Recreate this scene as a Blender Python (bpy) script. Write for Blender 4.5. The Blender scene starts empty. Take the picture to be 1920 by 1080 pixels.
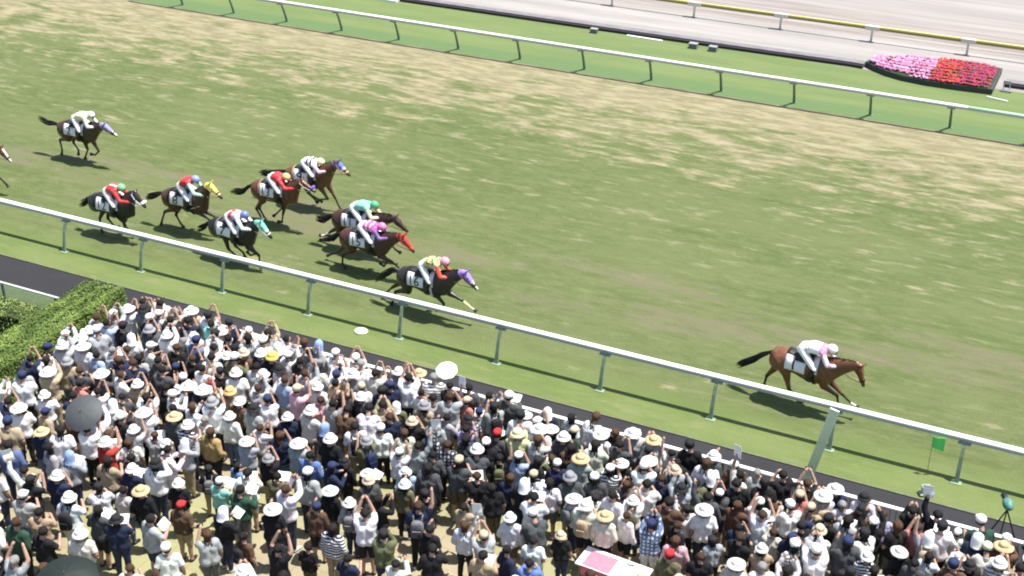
import bpy, bmesh, math, random
import numpy as np
from mathutils import Vector, Matrix, Quaternion
from mathutils.bvhtree import BVHTree

SC = bpy.context.scene
COL = SC.collection
rnd = random.Random(7)
R = math.radians

# ------------------------------------------------------------------ camera, sky, sun
cam_data = bpy.data.cameras.new("camera")
cam_data.sensor_width = 36.0
cam_data.lens = 36.0 * 2492.8 / 1920.0
cam_data.clip_start = 0.5
cam_data.clip_end = 3000.0
cam = bpy.data.objects.new("camera", cam_data)
COL.objects.link(cam)
cam.location = (0, 0, 19.03)
cam.rotation_euler = (R(90 - 28.9095), 0, R(25.7888))
SC.camera = cam

SUN = Vector((0.29, 0.17, 1.0)).normalized()
w = bpy.data.worlds.new("World")
SC.world = w
w.use_nodes = True
nt = w.node_tree
sky = nt.nodes.new("ShaderNodeTexSky")
sky.sky_type = 'NISHITA'
sky.sun_disc = False
sky.sun_elevation = math.asin(SUN.z)
sky.sun_rotation = math.atan2(SUN.x, SUN.y)
sky.air_density = 1.0
sky.dust_density = 1.5
nt.links.new(sky.outputs[0], nt.nodes["Background"].inputs[0])
nt.nodes["Background"].inputs[1].default_value = 0.095
sun_d = bpy.data.lights.new("sun", 'SUN')
sun_d.energy = 4.6
sun_d.angle = R(0.6)
sun_d.color = (1.0, 0.965, 0.91)
sun = bpy.data.objects.new("sun", sun_d)
COL.objects.link(sun)
sun.rotation_euler = SUN.to_track_quat('Z', 'Y').to_euler()
sun.location = (0, 20, 60)
SC.view_settings.view_transform = 'Standard'
SC.view_settings.look = 'None'
SC.view_settings.exposure = 1.0
SC.view_settings.gamma = 1.0
SC.cycles.max_bounces = 6
SC.cycles.pixel_filter_type = 'BLACKMAN_HARRIS'
SC.cycles.filter_width = 2.0


# ------------------------------------------------------------------ helpers
def srgb(r, g, b):
    f = lambda c: (c / 255 / 12.92) if c <= 10 else ((c / 255 + 0.055) / 1.055) ** 2.4
    return (f(r), f(g), f(b))


def tag(o, label=None, cat=None, group=None, kind=None):
    if label: o["label"] = label
    if cat: o["category"] = cat
    if group: o["group"] = group
    if kind: o["kind"] = kind
    return o


def link(name, me, mats=None, parent=None, loc=None, rot=None):
    o = bpy.data.objects.new(name, me)
    COL.objects.link(o)
    if mats is not None:
        if not isinstance(mats, (list, tuple)): mats = [mats]
        if len(me.materials) == 0:
            for m in mats: me.materials.append(m)
    if parent is not None: o.parent = parent
    if loc is not None: o.location = loc
    if rot is not None: o.rotation_euler = rot
    return o


def empty(name, loc=(0, 0, 0), rz=0.0):
    o = bpy.data.objects.new(name, None)
    COL.objects.link(o)
    o.location = loc
    o.rotation_euler = (0, 0, rz)
    o.empty_display_size = 0.2
    return o


class MB:
    """collects shapes into one mesh"""
    def __init__(s): s.v = []; s.f = []; s.mi = []; s.m = 0
    def add(s, vs, fs):
        o = len(s.v); s.v += [tuple(p) for p in vs]
        s.f += [tuple(i + o for i in f) for f in fs]; s.mi += [s.m] * len(fs)
    def box(s, c, d, rz=0.0, M=None):
        x, y, z = d[0] / 2, d[1] / 2, d[2] / 2
        P = [Vector((a, b, e)) for a in (-x, x) for b in (-y, y) for e in (-z, z)]
        if rz: P = [Matrix.Rotation(rz, 3, 'Z') @ p for p in P]
        if M is not None: P = [M @ p for p in P]
        P = [p + Vector(c) for p in P]
        s.add(P, [(0, 1, 3, 2), (4, 6, 7, 5), (0, 4, 5, 1), (2, 3, 7, 6), (0, 2, 6, 4), (1, 5, 7, 3)])
    def rings(s, rings, close=True):
        n = len(rings[0]); vs = [p for r in rings for p in r]; fs = []
        for i in range(len(rings) - 1):
            for k in range(n):
                a, b = i * n + k, i * n + (k + 1) % n
                fs.append((a, b, b + n, a + n))
        if close:
            fs.append(tuple(reversed(range(n)))); fs.append(tuple(range((len(rings) - 1) * n, len(rings) * n)))
        s.add(vs, fs)
    def tube(s, pts, rad, n=8, flat=1.0):
        pts = [Vector(p) for p in pts]
        if not hasattr(rad, '__len__'): rad = [rad] * len(pts)
        rs = []; prev = None
        for i, p in enumerate(pts):
            t = (pts[min(i + 1, len(pts) - 1)] - pts[max(i - 1, 0)])
            if t.length < 1e-9: t = Vector((0, 0, 1))
            t.normalize()
            if prev is None:
                a = Vector((0, 1, 0)) if abs(t.y) < 0.9 else Vector((1, 0, 0))
                u = t.cross(a).normalized()
            else:
                u = (prev - t * prev.dot(t)).normalized()
            prev = u; v = t.cross(u)
            rs.append([p + (u * math.cos(2 * math.pi * k / n) + v * flat * math.sin(2 * math.pi * k / n)) * rad[i] for k in range(n)])
        s.rings(rs)
    def cone(s, a, b, ra, rb, n=12, caps=2):
        """round cone from a to b"""
        a, b = Vector(a), Vector(b); t = b - a
        L = t.length
        if L < 1e-6: t = Vector((0, 0, 1)); b = a + t * 1e-4
        t.normalize()
        w_ = Vector((1, 0, 0)) if abs(t.x) < 0.9 else Vector((0, 1, 0))
        u = t.cross(w_).normalized(); v = t.cross(u)
        rs = []
        for (c, r, sg) in ((a, ra, -1), (b, rb, 1)):
            seq = [0.12, 0.5, 1.0] if sg < 0 else [1.0, 0.5, 0.12]
            for q in seq:
                off = math.sqrt(max(0, 1 - q * q)) if q < 1 else 0
                rs.append([c + t * sg * off * r + (u * math.cos(2 * math.pi * k / n) + v * math.sin(2 * math.pi * k / n)) * r * q for k in range(n)])
        s.rings(rs)
    def ball(s, c, d, n=12, m=8):
        c = Vector(c); rs = []
        for i in range(m + 1):
            th = math.pi * (i + 0.02 * (i == 0) - 0.02 * (i == m)) / m
            rs.append([c + Vector((d[0] * math.sin(th) * math.cos(2 * math.pi * k / n), d[1] * math.sin(th) * math.sin(2 * math.pi * k / n), d[2] * math.cos(th))) for k in range(n)])
        s.rings(rs)
    def mesh(s, name, smooth=False):
        me = bpy.data.meshes.new(name)
        me.from_pydata(s.v, [], s.f)
        if any(s.mi): me.polygons.foreach_set("material_index", s.mi)
        if smooth: me.polygons.foreach_set("use_smooth", [True] * len(me.polygons))
        me.update()
        return me
    def build(s, name, mats, parent=None, smooth=False, loc=None, rot=None):
        return link(name, s.mesh(name, smooth), mats, parent, loc, rot)


def fixn(me):
    bm = bmesh.new(); bm.from_mesh(me)
    bmesh.ops.recalc_face_normals(bm, faces=bm.faces)
    bm.to_mesh(me); bm.free()


def remesh(me, vox, smooth_it=3, fac=0.6):
    """fuse overlapping closed shells into one continuous surface"""
    fixn(me)
    o = bpy.data.objects.new("tmp", me); COL.objects.link(o)
    m = o.modifiers.new("r", 'REMESH'); m.mode = 'VOXEL'; m.voxel_size = vox; m.adaptivity = 0
    if smooth_it:
        s_ = o.modifiers.new("s", 'SMOOTH'); s_.factor = fac; s_.iterations = smooth_it
    dg = bpy.context.evaluated_depsgraph_get()
    out = bpy.data.meshes.new_from_object(o.evaluated_get(dg), depsgraph=dg)
    bpy.data.objects.remove(o, do_unlink=True); bpy.data.meshes.remove(me)
    out.materials.clear()
    out.polygons.foreach_set("use_smooth", [True] * len(out.polygons))
    return out


def get_v(me):
    a = np.empty(len(me.vertices) * 3, np.float32); me.vertices.foreach_get("co", a)
    b = np.empty(len(me.vertices) * 3, np.float32); me.vertices.foreach_get("normal", b)
    return a.reshape(-1, 3), b.reshape(-1, 3)


def nearest_seg(V, segs):
    """segs: list (a,b,ra,rb). returns index of nearest, param t"""
    best = np.full(len(V), 1e9); idx = np.zeros(len(V), int); tt = np.zeros(len(V))
    for i, (a, b, ra, rb) in enumerate(segs):
        a = np.array(a, float); b = np.array(b, float); d = b - a
        t = ((V - a) @ d) / max(d @ d, 1e-9); tc = np.clip(t, 0, 1)
        dist = np.linalg.norm(V - a - tc[:, None] * d, axis=1) - (ra + (rb - ra) * tc)
        m = dist < best
        best[m] = dist[m]; idx[m] = i; tt[m] = t[m]
    return idx, tt


def shell(me, mask, off, name, matidx=None):
    """cloth skin: the faces of me whose corners are all in mask, pushed outwards"""
    V, N = get_v(me)
    offs = off if hasattr(off, '__len__') else np.full(len(V), off)
    W = V + N * np.asarray(offs)[:, None]
    use = {}; vs = []; fs = []; mi = []
    for p in me.polygons:
        vi = list(p.vertices)
        if all(mask[i] for i in vi):
            f = []
            for i in vi:
                if i not in use:
                    use[i] = len(vs); vs.append(tuple(W[i]))
                f.append(use[i])
            fs.append(f)
            mi.append(int(matidx[vi[0]]) if matidx is not None else 0)
    out = bpy.data.meshes.new(name)
    out.from_pydata(vs, [], fs)
    out.polygons.foreach_set("material_index", mi)
    out.polygons.foreach_set("use_smooth", [True] * len(fs))
    out.update()
    return out


# ------------------------------------------------------------------ materials
MATS = {}


def pbr(name, col, rough=0.7, spec=0.3, noise=0.0, nscale=8.0, metal=0.0, bump=0.0, bscale=40.0, trans=0.0, alpha=1.0, sheen=0.0):
    if name in MATS: return MATS[name]
    m = bpy.data.materials.new(name); m.use_nodes = True
    n = m.node_tree; b = n.nodes["Principled BSDF"]
    b.inputs["Base Color"].default_value = (*col, 1)
    b.inputs["Roughness"].default_value = rough
    b.inputs["Specular IOR Level"].default_value = spec
    b.inputs["Metallic"].default_value = metal
    b.inputs["Transmission Weight"].default_value = trans
    b.inputs["Alpha"].default_value = alpha
    b.inputs["Sheen Weight"].default_value = sheen
    tc = n.nodes.new("ShaderNodeTexCoord")
    if noise:
        t = n.nodes.new("ShaderNodeTexNoise"); t.inputs["Scale"].default_value = nscale; t.inputs["Detail"].default_value = 4
        n.links.new(tc.outputs["Object"], t.inputs["Vector"])
        mr = n.nodes.new("ShaderNodeMapRange")
        mr.inputs[1].default_value = 0.3; mr.inputs[2].default_value = 0.7
        mr.inputs[3].default_value = 1 - noise; mr.inputs[4].default_value = 1 + noise
        n.links.new(t.outputs[0], mr.inputs[0])
        mx = n.nodes.new("ShaderNodeVectorMath"); mx.operation = 'SCALE'
        mx.inputs[0].default_value = col
        n.links.new(mr.outputs[0], mx.inputs["Scale"])
        n.links.new(mx.outputs[0], b.inputs["Base Color"])
    if bump:
        t2 = n.nodes.new("ShaderNodeTexNoise"); t2.inputs["Scale"].default_value = bscale; t2.inputs["Detail"].default_value = 3
        n.links.new(tc.outputs["Object"], t2.inputs["Vector"])
        bp = n.nodes.new("ShaderNodeBump"); bp.inputs["Strength"].default_value = bump; bp.inputs["Distance"].default_value = 0.02
        n.links.new(t2.outputs[0], bp.inputs["Height"]); n.links.new(bp.outputs[0], b.inputs["Normal"])
    MATS[name] = m
    return m


class G:
    """tiny node graph helper"""
    def __init__(s, name, rough=0.9, spec=0.15):
        s.m = bpy.data.materials.new(name); s.m.use_nodes = True; s.n = s.m.node_tree
        s.b = s.n.nodes["Principled BSDF"]; s.b.inputs["Roughness"].default_value = rough
        s.b.inputs["Specular IOR Level"].default_value = spec
        s.tc = s.n.nodes.new("ShaderNodeTexCoord"); s.P = s.tc.outputs["Object"]
        sp = s.n.nodes.new("ShaderNodeSeparateXYZ"); s.l(s.P, sp.inputs[0]); s.X, s.Y, s.Z = sp.outputs
    def l(s, a, b): s.n.links.new(a, b)
    def noise(s, sc, detail=3, loc=(0, 0, 0), scale=1.0, rough=0.55, dist=0.0, rz=0.0):
        mp = s.n.nodes.new("ShaderNodeMapping"); mp.inputs["Scale"].default_value = sc; mp.inputs["Location"].default_value = loc
        mp.inputs["Rotation"].default_value = (0, 0, rz)
        s.l(s.P, mp.inputs[0])
        t = s.n.nodes.new("ShaderNodeTexNoise"); t.inputs["Scale"].default_value = scale; t.inputs["Detail"].default_value = detail
        t.inputs["Roughness"].default_value = rough; t.inputs["Distortion"].default_value = dist
        s.l(mp.outputs[0], t.inputs["Vector"]); return t.outputs[0]
    def ramp(s, v, a, b, lo=0.0, hi=1.0, smooth=True):
        r = s.n.nodes.new("ShaderNodeMapRange"); r.interpolation_type = 'SMOOTHSTEP' if smooth else 'LINEAR'
        if hasattr(v, 'links'): s.l(v, r.inputs[0])
        else: r.inputs[0].default_value = v
        r.inputs[1].default_value = a; r.inputs[2].default_value = b; r.inputs[3].default_value = lo; r.inputs[4].default_value = hi
        return r.outputs[0]
    def math(s, op, a, b=0.0):
        r = s.n.nodes.new("ShaderNodeMath"); r.operation = op
        for i, v in enumerate((a, b)):
            if hasattr(v, 'links'): s.l(v, r.inputs[i])
            else: r.inputs[i].default_value = v
        return r.outputs[0]
    def mix(s, f, a, b):
        r = s.n.nodes.new("ShaderNodeMix"); r.data_type = 'RGBA'
        if hasattr(f, 'links'): s.l(f, r.inputs[0])
        else: r.inputs[0].default_value = f
        for i, v in ((6, a), (7, b)):
            if hasattr(v, 'links'): s.l(v, r.inputs[i])
            else: r.inputs[i].default_value = (*v, 1)
        return r.outputs[2]
    def color(s, c): s.l(c, s.b.inputs["Base Color"])
    def bump(s, h, st=0.4, d=0.03):
        bp = s.n.nodes.new("ShaderNodeBump"); bp.inputs["Strength"].default_value = st; bp.inputs["Distance"].default_value = d
        s.l(h, bp.inputs["Height"]); s.l(bp.outputs[0], s.b.inputs["Normal"])


# cloth that takes each object's own colour, with optional woven pattern
def cloth(name, pattern=None, rough=0.85):
    if name in MATS: return MATS[name]
    g = G(name, rough, 0.2)
    oi = g.n.nodes.new("ShaderNodeObjectInfo")
    c = oi.outputs["Color"]
    nz = g.noise((9, 9, 9), 3)
    dk = g.n.nodes.new("ShaderNodeVectorMath"); dk.operation = 'SCALE'
    g.l(c, dk.inputs[0]); dk.inputs["Scale"].default_value = 0.78
    col = g.mix(g.ramp(nz, 0.35, 0.65), dk.outputs[0], c)
    if pattern == 'stripe':
        f = g.math('FRACT', g.math('MULTIPLY', g.Z, 14.0))
        col = g.mix(g.ramp(f, 0.49, 0.51), col, (0.75, 0.75, 0.74))
    elif pattern == 'check':
        f = g.math('MULTIPLY', g.ramp(g.math('FRACT', g.math('MULTIPLY', g.Z, 11.0)), 0.45, 0.55), g.ramp(g.math('FRACT', g.math('MULTIPLY', g.X, 11.0)), 0.45, 0.55))
        col = g.mix(f, col, (0.55, 0.55, 0.55))
    elif pattern == 'dots':
        v = g.n.nodes.new("ShaderNodeTexVoronoi"); v.inputs["Scale"].default_value = 14.0
        g.l(g.P, v.inputs["Vector"])
        col = g.mix(g.ramp(v.outputs["Distance"], 0.3, 0.36), (0.03, 0.05, 0.03), col)
    g.color(col)
    g.bump(g.noise((25, 25, 12), 2), 0.5, 0.015)
    MATS[name] = g.m
    return g.m
# ------------------------------------------------------------------ the ground
def sheet(name, x0, x1, y0, y1, z, mat, nx=1, ny=1):
    vs = []; fs = []
    for j in range(ny + 1):
        for i in range(nx + 1):
            vs.append((x0 + (x1 - x0) * i / nx, y0 + (y1 - y0) * j / ny, z))
    for j in range(ny):
        for i in range(nx):
            a = j * (nx + 1) + i
            fs.append((a, a + 1, a + nx + 2, a + nx + 1))
    me = bpy.data.meshes.new(name); me.from_pydata(vs, [], fs); me.update()
    return tag(link(name, me, mat), kind="structure")


# turf: worn straw-coloured going near the inner rail, greener in the middle of the course
g = G("turf", 0.95, 0.1)
base = g.mix(g.ramp(g.noise((.12, .35, 1), 4, rough=.6), .36, .64), (.074, .103, .033), (.108, .129, .051))
base = g.mix(g.ramp(g.noise((.9, 3.0, 1), 5, (3, 0, 0), rough=.7), .36, .68), base, (.122, .144, .058))
fine = g.noise((3.0, 11, 1), 4, (9, 2, 0), rough=.75)
base = g.mix(g.ramp(fine, .44, .74, 0, .5), base, (.147, .163, .071))
dark = g.noise((1.4, 5, 1), 4, (21, 2, 0), rough=.7)
base = g.mix(g.ramp(dark, .54, .70, 0, .6), base, (.078, .108, .036))
clod = g.noise((6, 16, 1), 3, (31, 12, 0), rough=.8)
base = g.mix(g.ramp(clod, .60, .70, 0, .45), base, (.050, .070, .028))
pat = g.noise((.38, 1.0, 1), 5, (5, 5, 0), rough=.70, dist=.3)
strk = g.noise((.8, 3.1, 1), 4, (1, 7, 0), rough=.68)
mixn = g.math('ADD', g.math('MULTIPLY', pat, .64), g.math('MULTIPLY', strk, .36))
bandin = g.ramp(g.Y, 36.5, 46.8, -.075, .085)
bandin1 = g.ramp(g.Y, 45.0, 48.3, 0, .10)
bandin2 = g.ramp(g.Y, 48.7, 49.4, 0, -.10)
wear = g.math('ADD', mixn, g.math('ADD', bandin, g.math('ADD', bandin1, bandin2)))
straw = g.mix(g.ramp(strk, .38, .66), (.190, .168, .098), (.300, .264, .165))
base = g.mix(g.ramp(wear, .485, .635, 0, .93), base, straw)
# pale dry flecks everywhere, brown gallop line further out
fl = g.noise((.8, 3.4, 1), 3, (41, 7, 0), rough=.55)
base = g.mix(g.math('MULTIPLY', g.ramp(fl, .56, .72, 0, .6), g.ramp(g.Y, 31, 38, .35, 1)), base, (.245, .240, .145))
gl = g.math('MULTIPLY', g.ramp(g.Y, 29.6, 31.0), g.ramp(g.Y, 34.8, 33.0))
gw = g.math('ADD', g.math('MULTIPLY', g.noise((.16, .8, 1), 4, (8, 1, 0), rough=.65), .7), g.math('MULTIPLY', strk, .3))
base = g.mix(g.math('MULTIPLY', gl, g.ramp(gw, .47, .60, 0, .7)), base, (.150, .138, .085))
# lush strip that grows under the outer rail
ed = g.math('ADD', g.Y, g.math('MULTIPLY', g.noise((.5, 1.2, 1), 4, (2, 2, 0)), 1.4))
lush = g.mix(g.ramp(g.noise((.3, .8, 1), 4, rough=.6), .38, .62), (.108, .146, .046), (.134, .168, .060))
base = g.mix(g.ramp(ed, 28.9, 28.0, 0, .8), base, lush)
g.color(base)
g.bump(g.noise((14, 22, 10), 4, rough=.7), .8, .05)
M_TURF = g.m

g = G("verge_grass", 0.95, 0.1)
base = g.mix(g.ramp(g.noise((.3, .8, 1), 4, rough=.6), .38, .62), (.108, .146, .046), (.134, .168, .060))
base = g.mix(g.ramp(g.noise((1.5, 6, 1), 4, (3, 2, 0), rough=.7), .46, .72, 0, .5), base, (.165, .190, .080))
base = g.mix(g.ramp(g.noise((.5, 1.6, 1), 3, (13, 2, 0), rough=.6), .58, .68, 0, .4), base, (.205, .190, .105))
g.color(base)
g.bump(g.noise((16, 24, 10), 4, rough=.7), .6, .05)
M_VERGE = g.m

g = G("inner_grass", 0.95, 0.1)
base = g.mix(g.ramp(g.noise((.2, 1.3, 1), 4, rough=.6), .38, .62), (0.115, 0.160, 0.061), (0.137, 0.176, 0.069))
bl = g.ramp(g.Y, 49.9, 50.5)
base = g.mix(bl, (0.098, 0.153, 0.064), base)
base = g.mix(g.ramp(g.math('ABSOLUTE', g.math('SUBTRACT', g.Y, 52.2)), .0, .22, .45, 0), base, (0.094, 0.129, 0.043))
base = g.mix(g.ramp(g.noise((1.2, 5, 1), 4, (3, 2, 0), rough=.7), .5, .75, 0, .4), base, (0.156, 0.179, 0.086))
g.color(base)
g.bump(g.noise((14, 22, 10), 4, rough=.7), .5, .05)
M_INNER = g.m

g = G("dirt", 0.95, 0.1)
base = g.mix(g.ramp(g.noise((.08, 1.2, 1), 5, rough=.65), .36, .66), (0.245, 0.230, 0.215), (0.312, 0.292, 0.276))
harrow = g.ramp(g.Y, 58.6, 59.3)
st = g.noise((.10, 5.5, 1), 5, (2, 3, 0), rough=.72)
base2 = g.mix(g.ramp(st, .36, .64), (0.180, 0.148, 0.130), (0.308, 0.282, 0.264))
fade = g.ramp(g.Y, 60.5, 64.5, 1, .35)
base = g.mix(g.math('MULTIPLY', harrow, fade), base, base2)
g.color(base)
g.bump(g.noise((3, 20, 10), 4, rough=.7), .5, .05)
M_DIRT = g.m

g = G("asphalt", 0.9, 0.25)
base = g.mix(g.ramp(g.noise((.5, .5, .5), 3), .3, .7), (0.024, 0.023, 0.026), (0.030, 0.029, 0.032))
base = g.mix(g.ramp(g.noise((60, 60, 60), 2), .6, .75, 0, .6), base, (0.056, 0.056, 0.056))
g.color(base)
g.bump(g.noise((90, 90, 90), 2), .3, .01)
M_ASPH = g.m

g = G("paving", 0.9, 0.2)
base = g.mix(g.ramp(g.noise((.35, .35, 1), 4, rough=.6), .35, .65), (0.260, 0.220, 0.136), (0.320, 0.277, 0.185))
yel = g.ramp(g.math('ADD', g.math('MULTIPLY', g.X, .25), g.math('ADD', g.Y, g.math('MULTIPLY', g.noise((.3, .3, 1), 3), 3))), 17.0, 14.0, 0, .0)
base = g.mix(g.ramp(g.noise((.22, .22, 1), 2, (4, 4, 0)), .52, .60, 0, .75), base, (0.269, 0.268, 0.129))
br = g.n.nodes.new("ShaderNodeTexBrick"); br.inputs["Scale"].default_value = 1.0
br.inputs["Brick Width"].default_value = .6; br.inputs["Row Height"].default_value = .6; br.inputs["Mortar Size"].default_value = .006
br.inputs["Color1"].default_value = (1, 1, 1, 1); br.inputs["Color2"].default_value = (.9, .9, .9, 1); br.inputs["Mortar"].default_value = (.62, .6, .56, 1)
g.l(g.P, br.inputs["Vector"])
mu = g.n.nodes.new("ShaderNodeMix"); mu.data_type = 'RGBA'; mu.blend_type = 'MULTIPLY'; mu.inputs[0].default_value = 1
g.l(base, mu.inputs[6]); g.l(br.outputs[0], mu.inputs[7])
g.color(mu.outputs[2])
g.bump(g.noise((40, 40, 40), 2), .2, .01)
M_PAVE = g.m

YO, YI = 27.37, 49.05           # lines of the outer and the inner running rail
sheet("ground", -900, 900, -200, 1500, -0.012, M_VERGE)
sheet("plaza_paving", -120, 120, -60, 24.62, 0.0, M_PAVE)
sheet("asphalt_path", -400, 400, 24.62, 26.05, 0.004, M_ASPH)
sheet("outer_verge", -400, 400, 26.05, 27.32, 0.012, M_VERGE)
sheet("turf_track", -400, 400, 27.32, 49.02, 0.008, M_TURF)
sheet("inner_verge", -400, 400, 49.02, 54.62, 0.012, M_INNER)
sheet("dirt_track", -400, 400, 54.62, 90, 0.004, M_DIRT)
# pale concrete edge between path and verge
mb = MB(); mb.box((0, 26.05, 0.0), (400, .05, .06))
tag(mb.build("path_kerb", pbr("edge", (.13, .14, .08), .9, noise=.2)), kind="structure")

# ------------------------------------------------------------------ rails
M_WHITE = pbr("rail_white", (.84, .84, .83), .55, .3, noise=.03, nscale=1.5)
M_RAILSHADE = pbr("rail_shade_grey", (.46, .46, .45), .8, .1)  # grey with the shade of the white beam's lower side painted in
M_GREENR = pbr("rail_green", (.50, .80, .52), .35, .5)
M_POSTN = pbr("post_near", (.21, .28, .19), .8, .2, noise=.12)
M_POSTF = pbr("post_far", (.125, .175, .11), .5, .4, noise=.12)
M_BRK = pbr("bracket", (.30, .37, .29), .7, .2)


def rail_profile(mb, x0, x1, y, z, w_, h, n=14, seg=3.0):
    """oval aluminium beam"""
    k = max(2, int(abs(x1 - x0) / seg) + 1); rs = []
    for i in range(k):
        x = x0 + (x1 - x0) * i / (k - 1)
        rs.append([(x, y + w_ / 2 * math.copysign(abs(math.cos(2 * math.pi * q / n)) ** .6, math.cos(2 * math.pi * q / n)), z + h / 2 * math.copysign(abs(math.sin(2 * math.pi * q / n)) ** .45, math.sin(2 * math.pi * q / n))) for q in range(n)])
    mb.rings(rs)


def running_rail(name, label, x0, spacing, count, yrail, yfoot, xa, xb, post_mat, shade_mat, h=1.10, green_from=None):
    root = empty(name, ((xa + xb) / 2, yfoot, 0))
    tag(root, label, "rail")
    ox, oy = root.location.x, root.location.y
    mb = MB(); rail_profile(mb, xa - ox, (green_from or xb) - ox, yrail - oy, h, .160, .070)
    mb.build("rail_beam", M_WHITE, root, True)
    if green_from:
        mb = MB(); rail_profile(mb, green_from - ox, xb - ox, yrail - oy, h, .160, .070)
        tag(mb.build("rail_beam", M_GREENR, root, True), "pale green section of the rail")
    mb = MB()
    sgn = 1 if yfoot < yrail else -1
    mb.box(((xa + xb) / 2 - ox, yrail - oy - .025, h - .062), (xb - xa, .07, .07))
    mb.build("rail_lower_band", shade_mat, root)  # strip added below the beam, its grey paints the beam's shaded side
    post = None
    for i in range(count):
        x = x0 + spacing * i
        if post is None:
            mb = MB()
            d = yrail - yfoot
            P = [(0, 0, 0), (0, d * .20, .32), (0, d * .46, .66), (0, d * .68, .88), (0, d * .84, 1.0)]
            rs = []
            for j, p in enumerate(P):
                wx = .052 - .004 * j; wy = .028
                rs.append([(p[0] - wx, p[1] - wy, p[2]), (p[0] + wx, p[1] - wy, p[2]), (p[0] + wx, p[1] + wy, p[2]), (p[0] - wx, p[1] + wy, p[2])])
            mb.rings(rs)
            mb.box((0, 0, .015), (.24, .16, .03))
            post = mb.build("post", post_mat, root, False, (x - ox, 0, 0))
            mb = MB()
            mb.box((0, d * .93, h - .145), (.30, .15, .03)); mb.box((0, d * .84, h - .10), (.12, .06, .10))
            mb.build("bracket", M_BRK, post)
        else:
            p = post.copy(); COL.objects.link(p); p.location = (x - ox, 0, 0); p.parent = root
            b = post.children[0].copy(); COL.objects.link(b); b.parent = p
    return root


running_rail("running_rail", "near white running rail on grey-green posts between the horses and the crowd", -28.533 - 9, 3.0, 15, YO, 27.04, -39, 8, M_POSTN, M_RAILSHADE)
running_rail("running_rail", "far white running rail with a pale green end, along the straw-coloured inner side", -38.53 - 3, 3.0, 16, YI, 49.52, -44, 5, M_POSTF, M_RAILSHADE, green_from=-4.95)

# yellow rail of the dirt course
root = empty("dirt_course_rail", (-14, 58.45, 0)); tag(root, "low yellow rail with white joint sleeves crossing the pale dirt track", "rail")
M_YEL = pbr("yellow_pipe", (.62, .56, .20), .4, .4); M_OLIVE = pbr("olive_side", (.24, .20, .055), .6, .3)
M_JOINT = pbr("joint_white", (.62, .58, .48), .5, .3)
mb = MB(); rail_profile(mb, -30, 24, 0, .68, .10, .09); mb.build("rail_beam", M_YEL, root, True)
mb = MB(); mb.box((-3, -.02, .60), (54, .05, .10)); mb.build("rail_lower_band", M_OLIVE, root)
j0 = None
for i in range(-3, 8):
    x = -22.9 + 4.14 * i + 14
    if j0 is None:
        mb = MB(); mb.box((0, -.02, .63), (.62, .20, .19)); j0 = mb.build("joint_sleeve", M_JOINT, root, False, (x, 0, 0))
        mb = MB(); mb.box((0, .03, .30), (.10, .08, .60)); p0 = mb.build("post", M_JOINT, root, False, (x, 0, 0))
    else:
        for q in (j0, p0):
            c = q.copy(); COL.objects.link(c); c.parent = root; c.location = (x, 0, 0)

# drainage kerb between the infield grass and the dirt
M_KG = pbr("kerb_grey", (.17, .155, .165), .8, .3, noise=.15, nscale=3)
M_KD = pbr("kerb_dark", (.035, .03, .032), .8, .3)
root = empty("track_kerb", (-21, 54.5, 0)); tag(root, "low dark rubber-faced kerb between the infield grass and the dirt", "kerb")
def kerbpath(pts, off, w_, h, z0=0.0):
    mb = MB(); rs = []
    for i, p in enumerate(pts):
        a = Vector(pts[max(0, i - 1)]); b = Vector(pts[min(len(pts) - 1, i + 1)]); t = (b - a).normalized(); n_ = Vector((-t.y, t.x))
        q = Vector(p) + n_ * off
        rs.append([(q.x - n_.x * w_ / 2, q.y - n_.y * w_ / 2, z0), (q.x + n_.x * w_ / 2, q.y + n_.y * w_ / 2, z0), (q.x + n_.x * w_ / 2, q.y + n_.y * w_ / 2, z0 + h), (q.x - n_.x * w_ / 2, q.y - n_.y * w_ / 2, z0 + h)])
    mb.rings(rs); return mb
KP = [(-32.4, 54.58), (-28, 54.6), (-22, 54.62), (-16, 54.66), (-11.6, 54.74), (-10.6, 54.76), (-10.0, 54.72)]
KPl = [(x + 21, y - 54.5) for x, y in KP]
kerbpath(KPl, 0.27, .42, .19).build("kerb_top", M_KG, root)
kerbpath(KPl, 0.0, .12, .13).build("kerb_face", M_KD, root)
KQ = [(-4.3 + 21, .55), (-2 + 21, .55), (6 + 21, .55)]
kerbpath(KQ, 0.27, .42, .19).build("kerb_top", M_KG, root)
kerbpath(KQ, 0.0, .12, .13).build("kerb_face", M_KD, root)
mb = MB(); mb.box((0, 0, .05), (1.3, .22, .10)); tag(mb.build("kerb_end_block", M_WHITE, None, False, (-33.1, 54.42, 0), (0, 0, -.05)), "white end block where the dark kerb starts, top edge of the grass", "block")
mb = MB(); mb.box((0, 0, .02), (1.7, .10, .04)); tag(mb.build("white_board", M_WHITE, None, False, (-19.7, 54.42, 0.012), (0, 0, -.02)), "thin white board lying on grass against the dark kerb", "board")
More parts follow.
